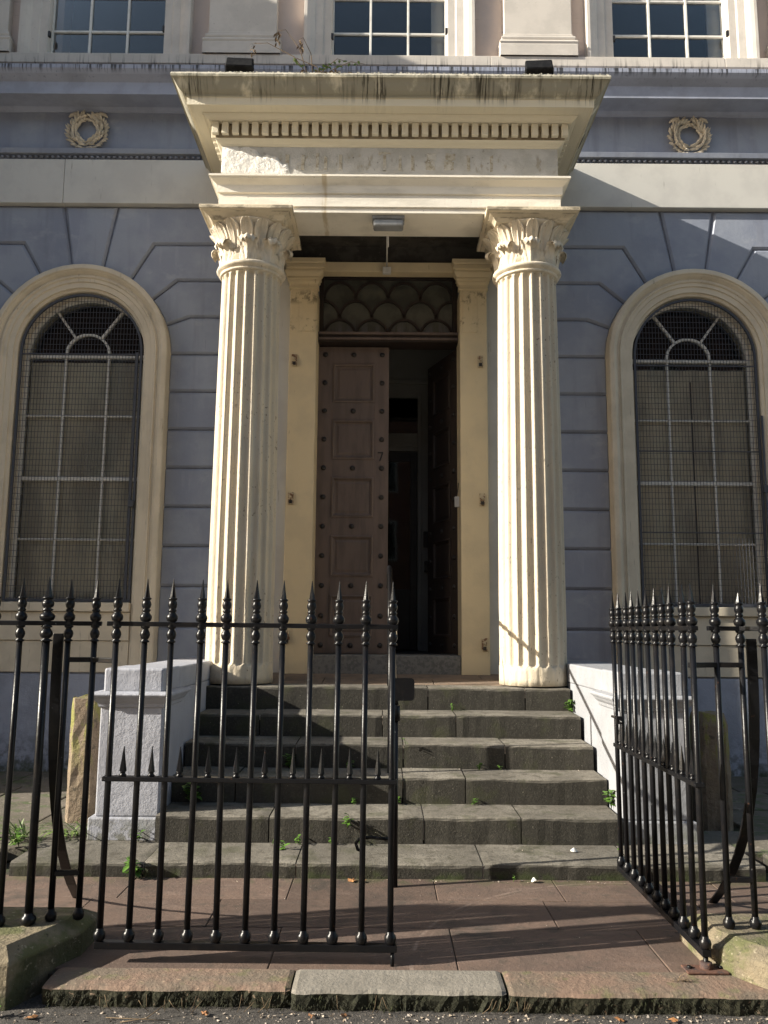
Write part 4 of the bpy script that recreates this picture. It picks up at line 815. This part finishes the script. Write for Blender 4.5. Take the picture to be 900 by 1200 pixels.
# railing plinths
def plinth(name, pts, label, top=0.15):
    p = MB(); n = len(pts); cx = sum(q[0] for q in pts) / n; cy = sum(q[1] for q in pts) / n
    def inset(d):
        out = []
        for i in range(n):
            a, b, c = Vector(pts[i - 1]), Vector(pts[i]), Vector(pts[(i + 1) % n]); d0 = (b - a).normalized(); d1 = (c - b).normalized()
            n0 = Vector((-d0.y, d0.x)); n1 = Vector((-d1.y, d1.x)); bb = (n0 + n1).normalized(); out.append(b + bb * d / max(0.3, bb.dot(n0)))
        return out
    r = [[(q[0], q[1], -0.12) for q in pts], [(q[0], q[1], top - 0.052) for q in pts], [(q.x, q.y, top - 0.045) for q in inset(0.006)], [(q.x, q.y, top) for q in inset(0.075)]]
    p.strip(r, closed=True); return tag(p.build(name, M['moss_stone'], None, 0.008, 3), label, 'stone plinth')
plinth('railing_plinth', [(-5.0, 3.70), (-1.555, 3.70), (-1.385, 4.08), (-1.385, 4.34), (-5.0, 4.34)], 'mossy sandstone plinth under the left hand railing', 0.15)
plinth('railing_plinth', [(1.475, 4.02), (1.585, 3.84), (1.665, 3.72), (5.0, 3.62), (5.0, 4.34), (1.475, 4.34)], 'yellowish sandstone plinth under the right hand railing', 0.145)
# old gate stones
def gate_stone(cx, cy, w_, d_, z1, label, rounded):
    m = MB(); rg = random.Random(int(cx * 10)); rings = []; k = 10
    for j in range(k + 1):
        t = j / k; z = 0.05 + (z1 - 0.05) * t; f = 1 - (0.16 * max(0, t - 0.86) / 0.14 if rounded else 0.03 * t); ring = []
        for i in range(16):
            a = 2 * math.pi * (i + 0.5) / 16; c, s_ = math.cos(a), math.sin(a); q = 1 / max(abs(c), abs(s_)); q = min(q, 1.30)
            ring.append((cx + w_ / 2 * c * q * f + rg.uniform(-.005, .005), cy + d_ / 2 * s_ * q * f + rg.uniform(-.005, .005), z + (rg.uniform(-.015, .015) if j == k else 0)))
        rings.append(ring)
    m.strip(rings, closed=True, smooth=False); return tag(m.build('gate_stone', M['post_stone']), label, 'stone post')
gate_stone(-2.215, 6.42, 0.22, 0.26, 0.985, 'old square mossy stone post beside the grey left pedestal', False)
gate_stone(2.46, 6.42, 0.24, 0.26, 0.90, 'old round topped stone post beside the white right pedestal', True)

# ================================================================== IRONWORK
def finial_prof(k=1.0):
    # relative to the top rail underside (z = 0); rail is 0.022 thick
    return [(0.012, -0.077), (0.0215 * k, -0.074), (0.0215 * k, -0.068), (0.013, -0.063), (0.0195 * k, -0.054), (0.0235 * k, -0.040), (0.0215 * k, -0.028), (0.015 * k, -0.017), (0.0135 * k, -0.011), (0.021 * k, -0.006), (0.021, 0.0),
            (0.016, 0.022), (0.024 * k, 0.027), (0.028 * k, 0.040), (0.027 * k, 0.050), (0.018 * k, 0.062), (0.015, 0.068), (0.019 * k, 0.072), (0.0205 * k, 0.077), (0.015, 0.083), (0.020 * k, 0.092), (0.0225 * k, 0.104), (0.020 * k, 0.116), (0.015, 0.124), (0.020 * k, 0.128), (0.0225 * k, 0.134), (0.014 * k, 0.138)]
def spike(m, z, r, h, n=6, c=(0, 0)):
    m.lathe([(r, z), (r * 0.55, z + h * 0.45), (0.0016, z + h)], (c[0], c[1], 0), n, smooth=False)
_bar = {}
def bar_meshes(zb, zrail, k=1.0, stub=False):
    key = (round(zb, 3), round(zrail, 3), k, stub)
    if key not in _bar:
        m = MB(); m.lathe([(0.0146 * k, zb + 0.02), (0.0144 * k, (zb + zrail) / 2), (0.0140 * k, zrail - 0.074)], n=10)
        m.lathe([(0.016, zb - 0.001), (0.024 * k, zb + 0.006), (0.0275 * k, zb + 0.022), (0.025 * k, zb + 0.036), (0.017 * k, zb + 0.044), (0.0165 * k, zb + 0.052), (0.012, zb + 0.056)], n=12)
        b = m
        f = MB(); f.lathe([(r, z + zrail) for r, z in finial_prof(k)], n=12); spike(f, zrail + 0.138, 0.0145 * k, 0.046 if stub else 0.088 * (1.12 if k > 1 else 1.0), 6)
        _bar[key] = (b, f)
    return _bar[key]
_bm = {}
def add_bar(parent, x, y, zb, zrail, k=1.0, stub=False):
    key = (round(zb, 3), round(zrail, 3), k, stub)
    if key not in _bm:
        b, f = bar_meshes(zb, zrail, k, stub)
        o = b.build('bar', M['iron'], parent); fo = f.build('finial', M['iron'], o); _bm[key] = (o.data, fo.data)
    else:
        o = link('bar', _bm[key][0], parent); fo = link('finial', _bm[key][1], o)
    o.location = (x, y, 0); o.rotation_euler = (jit(0.003), jit(0.005), rnd.uniform(0, 6)); return o
ZR = 1.508
def make_gate(label, rz, loc):
    """local: hinge bar at x=0, leaf runs along +x, closed plane y=0"""
    g = thing('iron_gate', label, 'gate', loc, rz)
    sp = 0.1318
    for i in range(11): add_bar(g, sp * i, 0, 0.098, ZR)
    L_ = sp * 10
    B('top_rail', M['iron'], g, (-0.045, L_ + 0.022, -0.017, 0.017, ZR, ZR + 0.022), bevel=0.003)
    B('middle_rail', M['iron'], g, (-0.024, L_ + 0.024, -0.022, 0.022, 0.796, 0.818), bevel=0.003)
    B('bottom_rail', M['iron'], g, (-0.018, L_ + 0.03, -0.020, 0.020, 0.066, 0.097), bevel=0.003)
    m = MB(); m.lathe([(0.016, 0.818), (0.018, 0.823), (0.012, 0.829), (0.012, 0.835), (0.0175, 0.842)], n=8); spike(m, 0.842, 0.0175, 0.112, 6)
    s0 = m.build('dog_spike', M['iron'], g); s0.location = (sp * 0.5, 0, 0)
    for i in range(1, 10): dup(s0, g, (sp * (i + 0.5), 0, 0), rnd.uniform(0, 1))
    return g, L_
g1, L1 = make_gate('closed black iron gate leaf across the left half of the steps', 0, (-1.275, 3.985, 0))
g1.rotation_euler = (0, R(0.25), 0)
m = MB(); m.tube([(L1 + 0.01, -0.005, 0.0), (L1 + 0.01, -0.005, 0.066)], 0.009, 8); m.build('drop_bolt', M['iron'], g1)
m = MB(); m.tube([(L1 - 0.01, 0.03, 0.545), (L1 - 0.10, 0.045, 0.548), (L1 - 0.145, 0.05, 0.542), (L1 - 0.165, 0.05, 0.520), (L1 - 0.155, 0.05, 0.492), (L1 - 0.14, 0.05, 0.487)], 0.008, 8); m.build('bolt_handle', M['iron'], g1)
g2, L2 = make_gate('black iron gate leaf standing open at the right, seen edge on', R(90), (1.455, 3.945, 0))
m = MB(); m.lathe([(0.010, -0.0), (0.011, 0.066)], n=10); m.build('hinge_pin', M['iron'], g2)
m = MB(); m.lathe([(0.030, 0.012), (0.027, 0.06), (0.024, 0.062), (0.012, 0.063)], n=14); m.v = [(x, y, z - 0.02) for x, y, z in m.v]; m.build('hinge_collar', M['rust'], g2)
m = MB(); m.box(-0.05, 0.04, -0.085, 0.10, 0.006, 0.016); m.build('hinge_plate', M['rust'], g2, 0.003)
for yy in (-0.065, 0.075): mm = MB(); mm.lathe([(0.012, 0.016), (0.012, 0.024), (0.004, 0.027)], (0, yy, 0), 6); mm.build('plate_bolt', M['iron'], g2)
m = MB(); m.tube([(L2, 0.03, 0.98), (L2 - 0.12, 0.04, 0.985), (L2 - 0.26, 0.04, 0.97)], 0.008, 6); m.box(L2 - 0.22, L2 - 0.18, 0.03, 0.06, 0.955, 1.0); m.build('latch_bolt', M['iron'], g2)
def rail_poly(name, parent, pts, w_, z0, z1):
    rings = []
    P = [Vector(p) for p in pts]
    for i, p in enumerate(P):
        d = (P[min(i + 1, len(P) - 1)] - P[max(i - 1, 0)]).normalized(); n = Vector((-d.y, d.x)); rings.append([(p.x + n.x * w_, p.y + n.y * w_, z0), (p.x - n.x * w_, p.y - n.y * w_, z0), (p.x - n.x * w_, p.y - n.y * w_, z1), (p.x + n.x * w_, p.y + n.y * w_, z1)])
    m = MB(); m.strip(rings, closed=True); return m.build(name, M['iron'], parent, 0.003)
def fixed_rail(label, bars, base, post_i, brace, strapx, stub=None):
    f = thing('railing', label, 'railing', (bars[0][0], bars[0][1], base)); ox, oy = bars[0]
    pts = []
    for i, (x, y) in enumerate(bars):
        b = add_bar(f, x - ox, y - oy, 0.0, ZR - base, 1.3 if i == post_i else 1.0, i == stub); pts.append((x - ox, y - oy))
    d = (Vector(pts[0]) - Vector(pts[1])).normalized() * 0.035; P2 = [(pts[0][0] + d.x, pts[0][1] + d.y)] + pts
    rail_poly('top_rail', f, P2, 0.017, ZR - base, ZR - base + 0.022)
    # hinge straps
    for z, xx in ((1.345, strapx), (0.36, 0.0)):
        a, b_ = pts[1], (pts[0] if xx == 0 else (xx - ox, 3.99 - oy)); m = MB()
        rail_poly('hinge_strap', f, [a, pts[0]] + ([b_] if xx else []), 0.012 , z - base - 0.012, z - base + 0.012)
    # back brace: flat bar, upright then bowed back to the ground
    m = MB(); rings = []
    for t in range(13):
        u = t / 12.0; x = brace[0] + (brace[2] - brace[0]) * u ** 3.0; y = brace[1] + (brace[3] - brace[1]) * u ** 3.0; z = 1.47 * (1 - u); hw_ = 0.025
        rings.append([(x - ox + a, y - oy + b, z - base) for a, b in ((-hw_, -0.008), (hw_, -0.008), (hw_, 0.008), (-hw_, 0.008))])
    m.strip(rings, closed=True); m.build('back_brace', M['iron'], f, 0.003)
    return f
lb_ = [(-1.415, 4.10), (-1.535, 4.075), (-1.615, 4.02)] + [(-1.740 - 0.122 * i, 4.0) for i in range(14)]
fixed_rail('black iron railing on the left plinth, with a taller post and back brace', lb_, 0.15, 2, (-1.60, 4.13, -1.70, 4.90), -1.275)
rb_ = [(1.612, 4.06), (1.735, 4.06), (1.800, 3.95)] + [(1.92 + 0.122 * i, 3.93) for i in range(14)]
fixed_rail('black iron railing on the right plinth, one spike broken short', rb_, 0.145, None, (1.82, 4.14, 1.86, 4.90), 1.455, stub=1)
# ---- centre handrail
hr = thing('handrail', 'black tubular handrail up the middle of the steps', 'handrail', (0.078, 5.14, 0))
def hl(p): return (p[0] - 0.078, p[1] - 5.14, p[2])
m = MB(); m.tube([hl(p) for p in ((0.078, 5.14, 0.0), (0.078, 5.14, 0.96))], 0.0195, 12); m.build('front_post', M['iron'], hr)
m = MB(); m.lathe([(0.0205, 0.955), (0.030, 0.957), (0.030, 1.045), (0.018, 1.05)], (0, 0, 0), 14); m.build('sleeve', M['iron'], hr)
m = MB(); rl = [(0.078, 5.14, 1.05), (0.076, 5.18, 1.10), (0.07, 5.30, 1.165), (0.062, 6.30, 1.60), (0.052, 7.28, 2.02), (0.05, 7.42, 2.055), (0.05, 7.55, 2.058), (0.05, 7.80, 2.05), (0.05, 7.86, 2.02), (0.05, 7.87, 1.93), (0.05, 7.80, 1.89)]
m.tube([hl(p) for p in rl], 0.0195, 12); m.build('top_tube', M['iron'], hr)
for y, z0, z1 in ((6.33, 0.45, 1.60), (7.46, 1.01, 2.05)): m = MB(); m.tube([hl(p) for p in ((0.058, y, z0), (0.058, y, z1))], 0.0195, 12); m.build('support_post', M['iron'], hr)
m = MB(); m.box(-0.022, 0.114, -0.044, -0.030, 1.078, 1.212); o = m.build('square_plate', M['iron'], hr)
bv = o.modifiers.new('bevel', 'BEVEL'); bv.width = 0.022; bv.segments = 4; bv.limit_method = 'WEIGHT'
wt = o.data.attributes.new('bevel_weight_edge', 'FLOAT', 'EDGE')
for e in o.data.edges:
    a, b = (o.data.vertices[i].co for i in e.vertices)
    if abs(a.x - b.x) < 1e-5 and abs(a.z - b.z) < 1e-5: wt.data[e.index].value = 1.0
m = MB()
for dx in (0, 0.012): m.tube([(0.02 + dx - 0.02, 2.2, 1.62 + dx), (0.035 + dx - 0.02, 2.16, 1.45), (0.045 + dx - 0.02, 2.15, 1.32)], 0.0035, 5)
cd = m.build('tied_cord', M['cord'], None); cd.location = (0.085, 5.14, 0.12); tag(cd, 'pale cord hanging from the top end of the handrail', 'cord')
# ================================================================== lamp, floodlights, wall brackets
lp = thing('bulkhead_lamp', 'grey bulkhead lamp under the porch beam above the doors', 'lamp', (XC - 0.01, 7.47, 5.41))
B('housing', M['lamp'], lp, (-0.155, 0.155, -0.075, 0.075, -0.035, -0.001), bevel=0.01); B('lens', M['lens'], lp, (-0.145, 0.145, -0.066, 0.066, -0.105, -0.036), bevel=0.02, seg=3)
m = MB(); m.tube([(0, 0.36, -0.115), (0, 0.36, 0.19)], 0.008, 8); m.build('conduit', M['plastic'], lp)
jb = thing('junction_box', 'small white junction box on the door head', 'junction box', (XC - 0.02, 8.415, 5.30)); B('box', M['plastic'], jb, (-0.045, 0.045, -0.045, 0.0, -0.04, 0.035), bevel=0.005)
m = MB(); m.tube([(0, -0.02, 0.036), (0, -0.30, 0.14), (0, -0.56, 0.17)], 0.008, 8); m.build('conduit', M['plastic'], jb)
def flood(x, y, rz, label):
    f = thing('floodlight', label, 'floodlight', (x, y, 6.562), rz)
    m = MB(); m.box(-0.125, 0.125, -0.03, 0.03, -0.075, 0.075); o = m.build('lamp_head', M['flood'], f, 0.008); o.location = (0, 0, 0.115); o.rotation_euler = (R(-28), 0, 0)
    m = MB(); m.box(-0.115, 0.115, -0.034, -0.0305, -0.066, 0.066); g = m.build('lamp_glass', M['flood'], o)
    B('mounting_foot', M['flood'], f, (-0.13, -0.115, -0.02, 0.02, 0, 0.10), (0.115, 0.13, -0.02, 0.02, 0, 0.10), (-0.13, 0.13, -0.03, 0.03, 0, 0.012))
flood(XC - 1.40, 7.02, R(3), 'black floodlight on the left end of the porch roof')
flood(XC + 1.375, 7.02, R(-4), 'black floodlight on the right end of the porch roof')
def bracket(x, z, label):
    b = thing('wall_bracket', label, 'bracket', (x, 8.398, z))
    B('plate', M['bracket'], b, (-0.028, 0.028, -0.012, 0.0, -0.065, 0.065), bevel=0.003)
    m = MB(); m.lathe([(0.013, 0), (0.013, 0.02), (0.006, 0.024)], n=8); m.v = [(x_, -0.012 - z_, y_ + 0.01) for x_, y_, z_ in m.v]; m.build('bolt', M['bracket'], b)
    m = MB(); m.box(-0.016, 0.016, -0.03, -0.012, -0.055, -0.02); m.build('stub', M['stud'], b, 0.003)
for x, z, l in ((-0.955, 4.30, 'uppermost painted bracket on the left doorpost'), (-0.958, 2.83, 'middle rusty bracket on the left doorpost'), (-0.963, 1.42, 'lowest rusty bracket on the left doorpost'),
                (1.00, 4.30, 'uppermost painted bracket on the right doorpost'), (1.008, 2.83, 'middle rusty bracket on the right doorpost'), (1.018, 1.36, 'lowest rusty bracket on the right doorpost')): bracket(x, z, l)
db = thing('door_bell', 'small white bell box on the right door jamb', 'door bell', (0.765, 8.60, 2.84)); B('case', M['plastic'], db, (-0.025, 0.03, -0.035, 0.0, -0.06, 0.05), bevel=0.006)
m = MB(); m.tube([(0.0, -0.01, 0.05), (0.01, -0.01, 0.12), (0.015, -0.005, 0.2)], 0.004, 5); m.build('wire', M['stud'], db)

# ================================================================== WEEDS, LITTER
def leaf_add(m, p, d, ln, w_, droop, nrm=None):
    d = Vector(d).normalized(); side = d.cross(Vector((0, 0, 1)));
    if side.length < 0.05: side = Vector((1, 0, 0))
    side.normalize(); rows = []; p = Vector(p)
    for t, ww in ((0, 0.2), (0.25, 0.75), (0.55, 1.0), (0.8, 0.65), (1.0, 0.04)):
        c = p + d * ln * t + Vector((0, 0, -droop * ln * t * t)); rows.append([c - side * w_ * ww + Vector((0, 0, 0.15 * w_)), c, c + side * w_ * ww + Vector((0, 0, 0.15 * w_))])
    m.strip(rows, smooth=True)
def weed(x, y, z, h, n, label, kind='leafy', seed=0, mat='leaf'):
    h *= 1.05; n = int(n * 1.5)
    rg = random.Random(seed + int(x * 100)); m = MB()
    if kind == 'leafy':
        for s_ in range(max(1, n // 5)):
            a = rg.uniform(0, 6.28); tip = Vector((0.35 * h * math.cos(a) * rg.uniform(.2, 1), 0.35 * h * math.sin(a) * rg.uniform(.2, 1) - 0.15 * h, h * rg.uniform(.7, 1)))
            m.tube([(0, 0, 0), tip * 0.5 + Vector((0, 0, 0.05 * h)), tip], 0.0018, 4)
            for i in range(5):
                t = 0.25 + 0.75 * i / 4; p = tip * t; b = rg.uniform(0, 6.28); leaf_add(m, p, (math.cos(b), math.sin(b) - 0.3, rg.uniform(.0, .7)), h * rg.uniform(.35, .6), h * rg.uniform(.12, .19), rg.uniform(.1, .5))
    else:
        for i in range(n):
            b = rg.uniform(0, 6.28); leaf_add(m, (rg.uniform(-.3, .3) * h, rg.uniform(-.2, .2) * h, 0), (math.cos(b) * .8, math.sin(b) * .6 - .3, rg.uniform(.5, 1.3)), h * rg.uniform(.7, 1.2), h * 0.035, rg.uniform(.2, .9))
    o = m.build('weed', M[mat]); o.location = (x, y, z); return tag(o, label, 'weed')
weed(1.60, 7.265, 0.815, 0.105, 20, 'largest bright leafy weed, at the right end of the top step riser')
weed(1.615, 6.05, 0.268, 0.125, 20, 'upright leafy weed at the right end of the second step tread', seed=2)
weed(1.55, 5.66, 0.09, 0.04, 5, 'tiny weed on the bottom tread near the open gate', seed=9)
weed(0.60, 7.265, 0.815, 0.05, 10, 'low weed below the porch edge, right of the handrail', seed=4)
weed(0.74, 6.50, 0.452, 0.055, 15, 'dark low weed at the foot of the fourth riser, right of centre', seed=5)
weed(0.90, 6.50, 0.452, 0.045, 5, 'smaller of two weeds below the fourth riser, right of centre', seed=6)
weed(0.18, 6.50, 0.632, 0.05, 5, 'sprig growing from a joint in the fourth step', seed=16)
weed(0.11, 6.13, 0.268, 0.06, 10, 'weed on the second tread just right of the handrail post', seed=7)
weed(0.66, 6.13, 0.268, 0.05, 10, 'weed at the foot of the third riser right of centre', seed=8)
weed(-0.225, 5.725, 0.20, 0.085, 10, 'tall sprig in the joint of the second riser, left of the handrail', seed=10)
weed(-0.20, 6.13, 0.268, 0.045, 10, 'small weed below the third riser left of the handrail', seed=11)
weed(-0.14, 5.72, 0.09, 0.05, 10, 'weed on the bottom tread behind the gate bolt handle', seed=12)
weed(-0.33, 5.72, 0.09, 0.05, 10, 'weed on the bottom tread left of the gate bolt handle', seed=13)
weed(-0.55, 5.72, 0.09, 0.055, 10, 'weed hanging at a joint of the bottom tread, mid gate', seed=14)
weed(-0.72, 5.72, 0.09, 0.04, 5, 'tiny weed on the bottom tread behind the fifth gate bar', seed=15)
weed(-0.62, 5.60, 0.04, 0.09, 10, 'trailing weed over the bottom riser, behind the left gate', seed=17)
weed(-1.50, 5.275, 0.0, 0.12, 20, 'bushy weed against the bottom riser below the grey pedestal', seed=18)
weed(-1.62, 5.77, 0.09, 0.08, 10, 'weed at the foot of the grey pedestal', seed=19)
weed(-1.35, 6.12, 0.268, 0.15, 15, 'dark shaded weed on the second tread beside the grey pedestal', seed=20)
weed(-0.70, 6.50, 0.452, 0.10, 15, 'shaded weed on the third tread behind the gate spikes', seed=21)
weed(-0.25, 6.50, 0.452, 0.07, 10, 'shaded weed on the third tread near the last gate spike', seed=22)
weed(0.80, 5.262, 0.0, 0.035, 5, 'tiny weed at the foot of the bottom riser right of the handrail', seed=23)
weed(-2.12, 5.92, 0.088, 0.24, 26, 'pale grassy tuft between the stone post and the grey pedestal', 'grass', 24, 'leaf_pale')
weed(-2.42, 5.80, 0.088, 0.20, 24, 'pale grassy tuft in front of the old left stone post', 'grass', 25, 'leaf_pale')
weed(-2.62, 5.50, 0.085, 0.16, 25, 'leafy weed on the edging kerb behind the left railing', 'leafy', 26, 'leaf_pale')
weed(-2.75, 5.85, 0.085, 0.14, 20, 'leafy weed in the side paving behind the left railing post', 'leafy', 27, 'leaf_pale')
weed(-2.36, 5.64, 0.085, 0.10, 15, 'low weed at the back corner of the bottom step, left side', 'leafy', 28)
weed(-1.58, 3.64, -0.08, 0.05, 15, 'green weed at the street corner of the left plinth', 'leafy', 29)
weed(1.30, 3.83, 0.004, 0.05, 14, 'dry tuft beside the rusty hinge plate', 'grass', 30, 'dead')
# self-seeded plant on the porch roof
pl = thing('roof_plant', 'straggly seeded plant growing on the porch roof edge', 'plant', (-0.73, 7.06, 6.56))
rg = random.Random(41)
for i, (dx, hz, c) in enumerate(((-0.30, 0.50, 1), (-0.52, 0.36, 1), (-0.08, 0.42, 1), (0.35, 0.20, 0), (0.52, 0.17, 0), (0.2, 0.12, 0), (-0.15, 0.2, 0))):
    m = MB(); pts = [(0.02 * i, 0, 0), (dx * .3 + .02 * i, -0.02, hz * .6), (dx * .75, -0.03, hz * .98), (dx, -0.04, hz * (0.93 if c else 0.8))]; m.tube(pts, [0.005, 0.004, 0.003, 0.002], 5); m.build('stem', M['dead'], pl)
    m = MB()
    if c:
        for k in range(16):
            leaf_add(m, (dx + jit(0.02), -0.04 + jit(0.02), hz * .93 - 0.007 * k), (jit(1), jit(1), -0.6), 0.035, 0.008, 0.3)
        m.build('seed_head', M['dead'], pl)
    else:
        for k in range(6): leaf_add(m, (dx * (0.4 + .1 * k), -0.03, hz * (0.5 + .06 * k)), (jit(1), -0.5 + jit(.5), .3), 0.05, 0.012, 0.4)
        m.build('leaf_spray', M['leaf_pale'], pl)
m = MB()
for k in range(26): leaf_add(m, (jit(0.25) + 0.12, jit(0.05) - 0.04, 0.0), (jit(1), -0.6 + jit(.5), .5), 0.07, 0.010, 0.5)
m.build('basal_leaves', M['dead'], pl)
rs = MB()
for k in range(12): leaf_add(rs, (jit(0.02), jit(0.02), 0.0), (jit(1), jit(1), 0.9), 0.05, 0.012, 0.5)
o = rs.build('dry_sprig', M['dead']); o.location = (0.28, 7.0, 6.56); tag(o, 'dry brown sprig on the porch roof edge above the centre', 'plant')
# moss fringe and dead stems along the kerb face
m = MB(); rg = random.Random(51)
for i in range(1700):
    x = rg.uniform(-1.41, 1.6); z = rg.uniform(-0.09, -0.012); y = 3.715 + (0.015 if x < -0.38 else 0) - (0.013 if x > 0.53 else 0) + rg.uniform(-.006, .010)
    leaf_add(m, (x, y + 0.006, z), (rg.uniform(-.5, .5), -0.6, rg.uniform(-1, .4)), rg.uniform(.008, .022), 0.0016, 0.3)
tag(m.build('kerb_moss', M['moss']), 'dark mossy fringe hanging on the threshold kerb face', 'moss', kind='stuff')
m = MB()
for i in range(26):
    x = rg.choice((-1.1, -0.55, -0.05, 0.02, 0.5, -0.9)) + rg.uniform(-.12, .12); a = rg.uniform(-1, 1)
    m.tube([(x, 3.70, -0.078), (x + 0.03 * a, 3.685, -0.05), (x + 0.05 * a, 3.69, -0.015 + rg.uniform(-.02, .015))], 0.0012, 4)
m.tube([(-1.05, 3.60, -0.077), (-0.95, 3.62, -0.07), (-0.88, 3.66, -0.03)], 0.002, 4); m.tube([(-1.12, 3.64, -0.077), (-1.0, 3.62, -0.072), (-0.85, 3.60, -0.07)], 0.0016, 4)
tag(m.build('dead_stems', M['dead']), 'thin dead stems along the foot of the kerb', 'dead stems', kind='stuff')
# fallen leaves: the large ones one by one, the crumbs as stuff
def fallen(x, y, z, sz, label, seed):
    rg = random.Random(seed); m = MB(); c = Vector((0, 0, 0.012)); n = 9; ring = []
    for i in range(n):
        a = 2 * math.pi * i / n; r = sz * (1.0 if i % 2 == 0 else 0.55) * rg.uniform(.8, 1.1); ring.append((r * math.cos(a), r * math.sin(a), rg.uniform(.002, .016)))
    m.add([c] + ring, [(0, i + 1, (i + 1) % n + 1) for i in range(n)]); o = m.build('fallen_leaf', M['litter']); o.location = (x, y, z); o.rotation_euler = (0, 0, rg.uniform(0, 6)); return tag(o, label, 'leaf')
fallen(-1.42, 3.625, -0.079, 0.030, 'yellow brown fallen leaf in the shade of the left plinth', 1)
fallen(-0.72, 3.665, -0.079, 0.020, 'orange fallen leaf below the left kerb stone', 2)
fallen(-0.28, 3.655, -0.079, 0.018, 'orange fallen leaf below the kerb joint', 3)
fallen(-0.15, 3.665, -0.079, 0.018, 'red brown fallen leaf just right of the kerb joint', 4)
fallen(0.98, 3.645, -0.079, 0.022, 'reddish fallen leaf below the red kerb stone', 5)
fallen(1.20, 3.640, -0.079, 0.024, 'brown fallen leaf near the right plinth', 6)
fallen(-0.17, 5.235, 0.002, 0.034, 'crumpled dark red leaf against the bottom step', 7)
fallen(-0.11, 5.225, 0.002, 0.028, 'dry leaf beside the crumpled red one', 8)
fallen(2.12, 5.9, 0.09, 0.03, 'orange leaf beside the foot of the white pedestal', 9)
m = MB(); rg = random.Random(61)
def crumb(x, y, z, s_):
    vs = [(x + rg.uniform(-s_, s_), y + rg.uniform(-s_, s_), z + rg.uniform(0, s_ * .9)) for _ in range(5)]; m.add(vs, [(0, 1, 2), (0, 2, 3), (1, 2, 4), (0, 3, 4), (1, 3, 4)])
for i in range(650): crumb(rg.uniform(-1.8, 1.9), 3.69 - abs(rg.gauss(0, 0.05)), -0.080, rg.choice((.003, .004, .006, .009)))
for i in range(70): crumb(rg.uniform(-1.6, 1.6), 5.27 - abs(rg.gauss(0, 0.03)), 0.002, rg.choice((.003, .005, .008)))
for i in range(150): crumb(rg.uniform(-1.4, 1.5), rg.uniform(4.0, 5.2), 0.003, rg.choice((.002, .003, .004)))
for k in range(5):
    for i in range(26): crumb(rg.uniform(-1.4, 1.55), SY[k + 1] - abs(rg.gauss(0, .08)) - .01, SZ[k] + 0.003, rg.choice((.002, .003, .005)))
tag(m.build('pale_debris', M['crumb']), 'pale crumbs, chips and leaf scraps on street and steps', 'debris', kind='stuff')
for i, (x, y, z, l) in enumerate(((1.24, 5.58, 0.092, 'scrap of white tissue on the bottom step'), (0.92, 5.24, 0.003, 'small white scrap against the bottom riser'))):
    rg = random.Random(70 + i); m = MB(); n = 7; m.add([(0, 0, 0.03)] + [(0.024 * math.cos(k * .9) * rg.uniform(.6, 1.2), 0.02 * math.sin(k * .9), rg.uniform(0, .02)) for k in range(n)], [(0, k + 1, (k + 1) % n + 1) for k in range(n)])
    o = m.build('paper_scrap', M['plastic']); o.location = (x, y, z); tag(o, l, 'litter')

# ================================================================== what stands around, outside the frame
wing = thing('side_building', 'pale rendered building projecting to the left of the grey house', 'building', (-6.0, 6.7, 0))
WH = 10.86
B('wall', M['render'], wing, (-7, -0.0, 0.0, 9.3, -0.1, WH), bevel=0.01); B('roof', M['joint'], wing, (-7, -0.15, 0.15, 9.3, WH + 0.002, WH + 0.2))
for z in (1.4, 4.8, 8.0):
    for x in (-5.5, -3.4, -1.4): w_ = B('window', M['bar_white'], wing, (x - 0.5, x + 0.5, -0.03, 0.02, z, z + 1.7)); B('pane', M['glass_dark'], w_, (x - 0.44, x + 0.44, -0.035, -0.031, z + 0.06, z + 1.64))
opp = thing('opposite_terrace', 'brick terrace across the street behind the camera', 'building', (0, -17, 0))
B('wall', M['brick'], opp, (-40, 40, -8, 0, -0.1, 15.5)); B('roof', M['joint'], opp, (-40, 40, -8, 0.3, 15.502, 16.0))
for i in range(-9, 10):
    for z in (1.2, 4.6, 7.8, 11.2):
        w_ = B('window', M['bar_white'], opp, (i * 4 - 0.6, i * 4 + 0.6, -0.02, 0.05, z, z + 1.9)); B('pane', M['glass_dark'], w_, (i * 4 - 0.52, i * 4 + 0.52, 0.051, 0.055, z + 0.08, z + 1.82))
